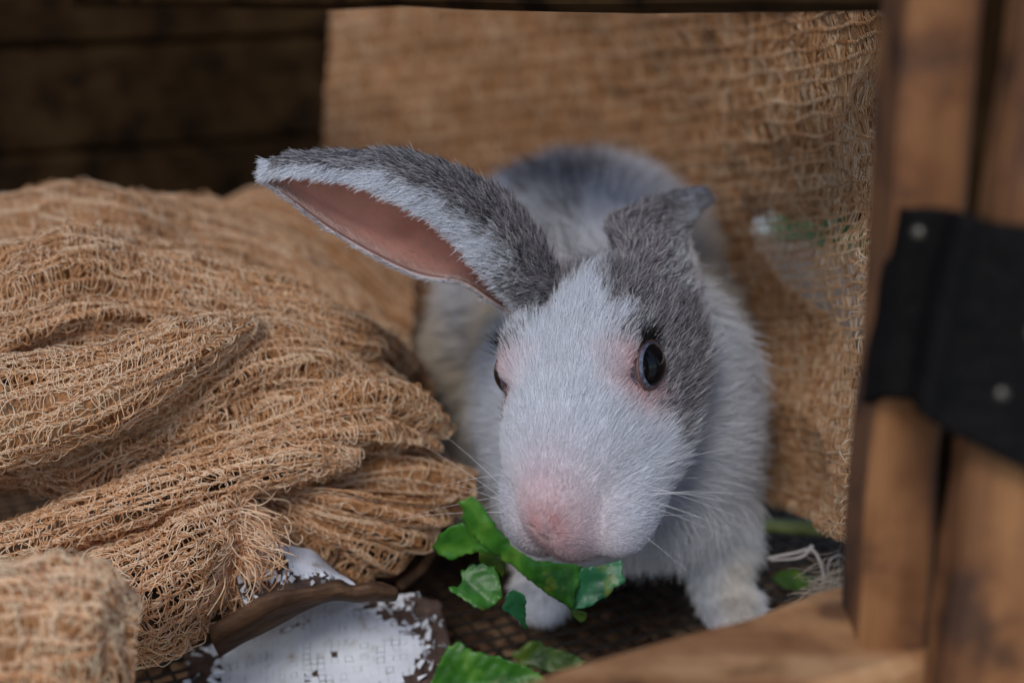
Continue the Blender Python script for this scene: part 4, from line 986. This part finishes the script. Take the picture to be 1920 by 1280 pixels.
M_STRAW = noise_mat('pale_straw', [(0.3, (0.35, 0.24, 0.13)), (0.7, (0.55, 0.42, 0.27))], 200, 0.7)

def blade(name, outline, depth, mat, parent=None, crease=None, camp=0.25, rough=0.055, seed=0, thick=0.016, res=0.10, **props):
    """a torn piece of leaf: outline traced at its own distance, filled, creased along a rib and crinkled"""
    O = np.array([at(px, py, depth(px, py)) for px, py in outline])
    c0 = O.mean(0); U, s_v, Vt = np.linalg.svd(O - c0); ex, ey, ez = Vt
    if ez @ (np.array([0, 0, CAMZ]) - c0) < 0: ez = -ez
    ey = np.cross(ez, ex)
    q = np.stack([(O - c0) @ ex, (O - c0) @ ey], 1)
    # jagged, subdivided outline
    rl = np.random.default_rng(seed)
    qq = []
    for i in range(len(q)):
        a, b = q[i], q[(i + 1) % len(q)]; k = max(1, int(np.linalg.norm(b - a) / res))
        for j in range(k):
            pnt = a + (b - a) * j / k
            if j: pnt = pnt + 0.025 * rl.standard_normal(2)
            qq.append(pnt)
    qq = np.array(qq); nb_ = len(qq)
    lo, hi = qq.min(0), qq.max(0)
    gx_, gy_ = np.meshgrid(np.arange(lo[0], hi[0], res), np.arange(lo[1], hi[1], res))
    gp = np.stack([gx_.ravel(), gy_.ravel()], 1) + 0.02 * rl.standard_normal((gx_.size, 2))
    inside = np.zeros(len(gp), bool); j = nb_ - 1
    for i in range(nb_):
        xi, yi = qq[i]; xj, yj = qq[j]
        cnd = ((yi > gp[:, 1]) != (yj > gp[:, 1])) & (gp[:, 0] < (xj - xi) * (gp[:, 1] - yi) / (yj - yi + 1e-12) + xi); inside ^= cnd; j = i
    dm = np.min(np.linalg.norm(gp[:, None] - qq[None], axis=2), axis=1)
    gp = gp[inside & (dm > res * 0.5)]
    co = [Vector(v) for v in np.concatenate([qq, gp])]
    vs, _, fs, _, _, _ = delaunay_2d_cdt(co, [], [list(range(nb_))], 1, 1e-5)
    W_ = np.array([(v.x, v.y) for v in vs])
    # depth of the outline carried inwards by inverse distance
    hz = (O - c0) @ ez
    dd = np.linalg.norm(W_[:, None] - q[None], axis=2) + 0.05; wgt = 1 / dd ** 2; z_ = (wgt * hz).sum(1) / wgt.sum(1)
    p3 = c0 + W_[:, :1] * ex + W_[:, 1:] * ey
    z_ = z_ + rough * (vnoise(p3, 2.0, seed) + 0.6 * vnoise(p3, 4.5, seed + 1))
    if crease is not None:
        a, b = [np.array([(at(px, py, depth(px, py)) - c0) @ ex, (at(px, py, depth(px, py)) - c0) @ ey]) for px, py in crease]
        ab = nrm(b - a); dist = np.abs((W_ - a) @ np.array([-ab[1], ab[0]]))
        z_ = z_ + camp * np.minimum(dist, 0.9)
        al = (W_ - a) @ ab; z_ = z_ + 0.025 * np.sin((al - dist * 0.8) * 2 * math.pi / 0.55) * sstep(0.0, 0.3, dist)
    P3 = c0 + W_[:, :1] * ex + W_[:, 1:] * ey + z_[:, None] * ez
    o = link(name, mesh_data(name, P3, fs), mat, parent, **props)
    md = o.modifiers.new('thickness', 'SOLIDIFY'); md.thickness = thick * S; md.offset = 0
    return o
let = thing('lettuce_leaf', 'torn green leaf hanging from the mouth of the rabbit', 'leaf')
blade('leaf_blade', [(858, 942), (884, 931), (905, 948), (930, 985), (962, 1024), (1000, 1050), (1050, 1060), (1100, 1070), (1090, 1095), (1078, 1120), (1076, 1142), (1050, 1130), (1010, 1103), (960, 1062), (920, 1036), (885, 1006), (868, 978), (872, 962)], lambda x, y: 37.2 + 0.004 * (x - 860), M_LEAF, let, crease=((880, 950), (1070, 1130)), camp=-0.35, seed=1)
blade('leaf_blade', [(811, 1024), (828, 996), (846, 982), (870, 974), (890, 1000), (915, 1020), (935, 1036), (890, 1034), (868, 1040), (850, 1047), (838, 1042), (824, 1038)], lambda x, y: 38.3 - 0.005 * (x - 810), M_LEAF, let, crease=((815, 1030), (925, 1020)), camp=0.3, seed=2)
blade('leaf_blade', [(864, 1068), (885, 1058), (928, 1064), (938, 1095), (942, 1116), (930, 1132), (905, 1146), (885, 1136), (866, 1122), (845, 1112), (841, 1103), (858, 1102), (866, 1092)], lambda x, y: 38.8 - 0.010 * (y - 1060), M_LEAF, let, crease=((870, 1080), (920, 1130)), camp=0.3, seed=3)
blade('leaf_blade', [(941, 1132), (950, 1112), (968, 1104), (984, 1112), (986, 1140), (989, 1184), (978, 1170), (964, 1152), (950, 1142)], lambda x, y: 38.6 + 0.004 * (y - 1100), M_LEAF2, let, crease=((960, 1108), (986, 1180)), camp=0.4, seed=4)
blade('leaf_blade', [(1074, 1142), (1076, 1090), (1090, 1062), (1130, 1058), (1164, 1046), (1171, 1088), (1150, 1098), (1140, 1114), (1112, 1132), (1092, 1140)], lambda x, y: 38.2 + 0.004 * (1142 - y), M_LEAF2, let, crease=((1078, 1138), (1140, 1050)), camp=0.25, seed=5)
blade('leaf_blade', [(1068, 1138), (1080, 1142), (1100, 1148), (1098, 1162), (1088, 1166), (1076, 1156)], lambda x, y: 39.2, M_OLIVE, let, seed=6)
blade('leaf_blade', [(905, 1010), (950, 1050), (945, 1085), (930, 1066), (900, 1058), (896, 1030)], lambda x, y: 39.6, M_OLIVE, let, seed=7)
blade('fallen_leaf', [(800, 1300), (815, 1262), (838, 1212), (862, 1200), (885, 1216), (930, 1228), (975, 1242), (1012, 1262), (1040, 1290), (1000, 1310), (900, 1320)], lambda x, y: 43.4 + 0.006 * (1280 - y), M_LEAF, None, crease=((820, 1290), (1000, 1262)), camp=0.25, seed=8, label='bright green torn leaf on the wire beside the peeling white sack', category='leaf')
blade('fallen_leaf', [(958, 1228), (985, 1206), (1010, 1200), (1022, 1212), (1060, 1218), (1100, 1240), (1090, 1252), (1040, 1262), (1000, 1250), (975, 1244)], lambda x, y: 44.6 + 0.008 * (1260 - y), M_OLIVE, None, crease=((965, 1235), (1090, 1240)), camp=0.2, seed=9, label='wilted olive green leaf on the wire behind the sill rail', category='leaf')
blade('fallen_leaf', [(1446, 1082), (1462, 1068), (1490, 1066), (1510, 1076), (1532, 1084), (1520, 1100), (1490, 1106), (1462, 1096)], lambda x, y: 49.6 + 0.03 * (1106 - y), M_OLIVE, None, seed=10, label='small yellow green leaf scrap on the wire beside the paw', category='leaf')

def tube(name, path, r, mat, parent=None, ns=8, seed=0, n=30, taper=(1, 1), wob=0.15, **props):
    P = crom(np.array(path), n); T = nrm(np.gradient(P, axis=0))
    a = nrm(np.cross(T, np.array([0.2, 0.3, 1.0]))); b = np.cross(T, a)
    rr = r * np.linspace(taper[0], taper[1], n)
    V_ = np.array([P[i] + rr[i] * (a[i] * math.cos(k * 2 * math.pi / ns) + b[i] * math.sin(k * 2 * math.pi / ns)) for i in range(n) for k in range(ns)])
    V_ += wob * r * np.stack([vnoise(V_, 1.2 / r * 0.3, seed + k) for k in range(3)], 1)
    F_ = grid_faces(n, ns, wrap=True) + [tuple(range(ns))[::-1], tuple((n - 1) * ns + k for k in range(ns))]
    return link(name, mesh_data(name, V_, F_), mat, parent, **props)
M_STALK = noise_mat('stalk_green', [(0.3, (0.16, 0.19, 0.05)), (0.7, (0.34, 0.36, 0.14))], 150, 0.6, stretch=(0.2, 1, 1))
tube('leaf_stalk', [at(1405, 985, 55), at(1480, 986, 55), at(1540, 990, 54.5), at(1600, 990, 54)], 0.32, M_STALK, seed=3, taper=(0.9, 1.0), label='pale green stalk lying under the net hem', category='stalk')
tube('dry_twig', [at(750, 1098, 47.5), at(790, 1065, 47.5), at(815, 1025, 47), at(832, 1000, 47)], 0.22, M_DRY, seed=5, taper=(1, 0.7), label='reddish brown twig leaning beside the fan of netting', category='twig')
blade('dry_husk', [(800, 1012), (815, 984), (826, 992), (824, 1010), (808, 1030)], lambda x, y: 46.4, M_STRAW, None, seed=12, label='pale straw husk sliver beside the green leaf', category='husk')

# pale fibre wisps on the floor by the post
fib = Strands()
n = 300; K = 12; t = np.linspace(0, 1, K)
c = at(1590, 1095, 44.5); base = c + rng.standard_normal((n, 3)) * [0.5, 0.5, 0.35]
d1 = nrm(np.stack([-0.7 + 0.6 * rng.standard_normal(n), 0.2 * rng.standard_normal(n), -0.5 + 0.5 * rng.standard_normal(n)], 1)); d2 = nrm(rng.standard_normal((n, 3)))
P = base[:, None] + d1[:, None] * t[None, :, None] * (0.5 + 0.9 * rng.random((n, 1, 1))) + d2[:, None] * np.sin(t * 5)[None, :, None] * 0.14
fib.add(P, np.full(K, 0.009), np.tile([0.45, 0.36, 0.28], (n, 1)) * (0.7 + 0.5 * rng.random((n, 1))))
path = crom(np.array([at(1440, 1046, 47), at(1490, 1036, 47), at(1522, 1030, 47), at(1540, 1060, 46.5), at(1543, 1095, 46), at(1532, 1130, 45.5)]), 24)
fib.add(path[None], np.full(24, 0.05), np.array([[0.5, 0.46, 0.44]]))
path = crom(np.array([at(1445, 1050, 47), at(1500, 1044, 47), at(1524, 1022, 47)]), 12); fib.add(path[None], np.full(12, 0.07) * np.linspace(0.4, 1, 12), np.array([[0.5, 0.46, 0.44]]))
path = crom(np.array([at(1552, 1075, 46), at(1556, 1050, 46), at(1575, 1040, 46), at(1592, 1052, 45.5)]), 14); fib.add(path[None], np.full(14, 0.03), np.array([[0.5, 0.46, 0.44]]))
fw_ = thing('fibre_tuft', 'wispy pale fibre tuft on the floor at the foot of the post', 'fibre')
fib.build('fibres', M_THREAD, fw_, kind='stuff')

# ------------------------------------------------------------------ peeling white woven sack
M_SACK = noise_mat('sack_white', [(0.30, (0.40, 0.35, 0.32)), (0.42, (0.60, 0.62, 0.68)), (0.8, (0.68, 0.71, 0.79))], 160, 0.55, spec=0.35, bump=0.25, bdist=0.0006)
M_SACKBASE = noise_mat('sack_brown_base', [(0.3, (0.03, 0.018, 0.015)), (0.6, (0.09, 0.055, 0.042)), (0.8, (0.2, 0.13, 0.1))], 250, 0.8, bump=0.5)
def sack(name, ctrl, nu, nv, wear, seed, **props):
    o = thing(name, props['label'], props['category']); rl = np.random.default_rng(seed)
    g = patch(pts(ctrl), 60, 40); g += gnormals(g) * (0.10 * vnoise(g.reshape(-1, 3), 0.7, seed).reshape(60, 40, 1) + 0.03 * vnoise(g.reshape(-1, 3), 2.4, seed + 1).reshape(60, 40, 1)); gn = gnormals(g)
    b = link('sack_base', mesh_data('sack_base', (g - gn * 0.10).reshape(-1, 3), grid_faces(60, 40)), M_SACKBASE, o)
    b.modifiers.new('thickness', 'SOLIDIFY').thickness = 0.04 * S
    # woven tape flakes
    V_, F_ = [], []
    ju = 0.22 * (rl.random((nu + 1, nv + 1)) - 0.5); jv = 0.22 * (rl.random((nu + 1, nv + 1)) - 0.5)
    for i in range(nu):
        for j in range(nv):
            wv_ = wear((i + 0.5) / nu, (j + 0.5) / nv)
            if rl.random() < wv_ * 0.8: continue
            cu, cv = (i + 0.5) / nu, (j + 0.5) / nv
            sh = (0.07 * rl.random() if rl.random() < 0.5 else -0.004) + 0.16 * wv_ * (0.4 + rl.random()) 
            mg = 0.5 - min(sh, 0.32); own = wv_ > 0.12
            tw = 0.9 * wv_ * rl.standard_normal(); dx, dy = 0.5 * wv_ * rl.standard_normal(2)
            lift = 0.012 + wv_ * 0.16 * rl.random(); tlt = wv_ * 0.12 * rl.standard_normal(2)
            k0 = len(V_)
            n_ = bil(gn, np.array([cu]), np.array([cv]))[0]
            for a, b_ in ((-1, -1), (1, -1), (1, 1), (-1, 1)):
                ii, jj = i + (a + 1) // 2, j + (b_ + 1) // 2
                la, lb = a * mg, b_ * mg
                la, lb = la * math.cos(tw) - lb * math.sin(tw), la * math.sin(tw) + lb * math.cos(tw)
                uu_ = (i + 0.5 + la + dx + (0.4 * rl.standard_normal() * 0.5 if own else ju[ii, jj])) / nu; vv_ = (j + 0.5 + lb + dy + (0.4 * rl.standard_normal() * 0.5 if own else jv[ii, jj])) / nv
                V_.append(bil(g, np.array([uu_]), np.array([vv_]))[0] + n_ * (lift + a * tlt[0] + b_ * tlt[1]))
            for q in range(4): V_.append(V_[k0 + q] - n_ * 0.022)
            F_.append((k0, k0 + 1, k0 + 2, k0 + 3))
            for q in range(4): F_.append((k0 + q, k0 + 4 + q, k0 + 4 + (q + 1) % 4, k0 + (q + 1) % 4))
    link('woven_flakes', mesh_data('woven_flakes', V_, F_, smooth=False), M_SACK, o, kind='stuff')
    return g
def wearA(u, v):
    w_ = 0.0
    q = np.array([[u * 9, v * 7, 3.0]]); nz = vnoise(q, 1.0, 61)[0]
    w_ = max(w_, float(sstep(0.80, 0.90, u + 0.06 * nz + 0.05 * math.sin(v * 9))), float(sstep(0.13, 0.06, u + 0.04 * nz)))
    w_ = max(w_, float(sstep(0.10, 0.0, abs(u - 0.74 - 0.5 * (v - 0.2)) + 0.05 * nz)) * float(sstep(0.75, 0.4, v)))
    return min(w_ + (0.15 if nz > 0.8 else 0), 1)
def wearB(u, v):
    nz = vnoise(np.array([[u * 8, v * 6, 9.0]]), 1.0, 62)[0]
    return min(1, float(sstep(0.22, 0.02, abs(v - 0.66 + 0.12 * u) + 0.04 * nz)) * float(sstep(0.95, 0.7, u)) + float(sstep(0.14, 0.05, abs(u - 0.38) + abs(v - 0.28) * 0.5)) * 0.9)
sack('woven_sack', [[(340, 1222, 46.0), (480, 1160, 46.2), (560, 1132, 46.4), (660, 1118, 46.6), (760, 1114, 46.8), (822, 1124, 46.6)],
      [(350, 1250, 45.2), (470, 1205, 45.2), (560, 1180, 45.2), (660, 1170, 45.3), (765, 1165, 45.6), (838, 1175, 45.8)],
      [(345, 1300, 44.0), (470, 1275, 43.8), (560, 1260, 43.8), (660, 1250, 44.0), (770, 1235, 44.4), (850, 1225, 45.0)],
      [(340, 1370, 42.6), (470, 1350, 42.4), (570, 1345, 42.4), (680, 1340, 42.6), (780, 1320, 43.0), (850, 1285, 43.8)]], 38, 24, wearA, 71, label='large flat scrap of peeling white woven sack', category='sack')
sack('woven_sack', [[(440, 1000, 43.6), (500, 1016, 43.8), (545, 1020, 44.0), (585, 1028, 44.2), (612, 1050, 44.4)],
      [(440, 1050, 42.6), (500, 1058, 42.8), (550, 1062, 43.0), (600, 1070, 43.2), (640, 1078, 43.6)],
      [(450, 1110, 41.8), (500, 1112, 42.0), (560, 1110, 42.4), (620, 1104, 42.8), (660, 1092, 43.2)],
      [(470, 1150, 41.6), (520, 1146, 41.8), (580, 1134, 42.2), (640, 1120, 42.6), (680, 1106, 43.0)]], 26, 18, wearB, 72, label='smaller upturned white sack scrap with a torn dark crack', category='sack')
# curled strip of dry bark between the two
bk = folded([[(395, 1176, 41.8), (500, 1114, 41.6), (560, 1104, 42.0), (610, 1094, 42.4), (635, 1088, 42.6), (660, 1100, 42.7), (700, 1094, 43.0), (745, 1104, 43.4)],
       [(395, 1182, 41.2), (500, 1120, 40.8), (560, 1108, 41.2), (610, 1098, 41.6), (635, 1094, 41.8), (660, 1106, 42.0), (700, 1098, 42.3), (745, 1108, 42.8)],
       [(400, 1206, 41.4), (500, 1150, 41.0), (560, 1128, 41.4), (610, 1118, 41.7), (640, 1114, 41.9), (670, 1118, 42.1), (705, 1116, 42.4), (745, 1118, 42.9)],
       [(410, 1226, 42.4), (505, 1176, 42.0), (560, 1148, 42.2), (610, 1126, 42.4), (640, 1122, 42.6), (670, 1124, 42.8), (705, 1122, 43.0), (740, 1124, 43.4)]], 70, 24, amp=0.03, fu=0.1, fv=3, seed=14, amp2=0.03, rough=0.04)
bo = link('bark_strip', mesh_data('bark_strip', bk.reshape(-1, 3), grid_faces(70, 24)), M_DRY, label='curled strip of dark brown dry bark between two sack scraps', category='bark')
md = bo.modifiers.new('thickness', 'SOLIDIFY'); md.thickness = 0.06 * S
tube('dry_twig', [at(585, 1080, 44.6), at(612, 1066, 44.6), at(628, 1046, 44.8), at(636, 1022, 45.2)], 0.13, M_DRY, seed=8, taper=(1, 0.6), label='small dark curled twig standing on the smaller sack scrap', category='twig')

# dry leaf litter on and under the wire
rl = np.random.default_rng(5)
M_LIT = noise_mat('dead_leaf', [(0.3, (0.05, 0.025, 0.014)), (0.6, (0.13, 0.07, 0.04)), (0.8, (0.24, 0.15, 0.09))], 200, 0.8)
V_, F_ = [], []
for k in range(700):
    c = np.array([4, 52, 0]) + EX * rl.uniform(-20, 14) + EY * rl.uniform(-8, 18); c[2] = -1.1 + 0.4 * rl.random()
    a = nrm(np.array([*rl.standard_normal(2), 0.35 * rl.standard_normal()])); b = nrm(np.cross(a, [0.2 * rl.standard_normal(), 0.2 * rl.standard_normal(), 1])); nn_ = np.cross(a, b)
    L_, w_ = rl.uniform(0.4, 1.5), rl.uniform(0.12, 0.5); k0 = len(V_)
    for q, wf in ((-1, 0.1), (-0.4, 0.9), (0.3, 1), (1, 0.1)):
        for sgn in (-1, 0, 1): V_.append(c + a * L_ * q * 0.6 + b * w_ * wf * sgn + nn_ * (0.25 * w_ * abs(sgn) + 0.12 * q * q))
    F_ += grid_faces(4, 3, k0)
link('leaf_litter', mesh_data('leaf_litter', V_, F_), M_LIT, kind='stuff', label='dry brown leaf litter below the wire floor', category='litter')

# shrub outside, seen through the stretched net
shrub = thing('garden_shrub', 'green garden shrub outside, glimpsed through the stretched net', 'shrub')
V_, F_ = [], []
cs = np.array([92.0, 225.0, -12.0])
for k in range(2600):
    d = rl.standard_normal(3); d /= np.linalg.norm(d); c = cs + d * rl.random() ** 0.4 * [52, 30, 36]
    a = nrm(rl.standard_normal(3)); b = nrm(np.cross(a, rl.standard_normal(3))); nn_ = np.cross(a, b); L_ = rl.uniform(3, 6); k0 = len(V_)
    V_ += [c - a * L_, c + b * L_ * 0.4 + nn_ * 0.4, c + a * L_, c - b * L_ * 0.4 + nn_ * 0.4]; F_ += [(k0, k0 + 1, k0 + 2), (k0, k0 + 2, k0 + 3)]
M_SHRUB = noise_mat('shrub_leaf', [(0.3, (0.02, 0.06, 0.02)), (0.7, (0.07, 0.14, 0.05))], 20, 0.6)
link('crown', mesh_data('crown', V_, F_, smooth=False), M_SHRUB, shrub)
for k in range(4):
    b0 = cs + np.array([rl.uniform(-4, 4), rl.uniform(-4, 4), 0]); b0[2] = -62
    tube('stem', [b0, b0 + [rl.uniform(-6, 6), rl.uniform(-6, 6), 25], cs + [rl.uniform(-25, 25), rl.uniform(-15, 15), 10]], 1.2, M_DRY, shrub, seed=k, taper=(1, 0.4))
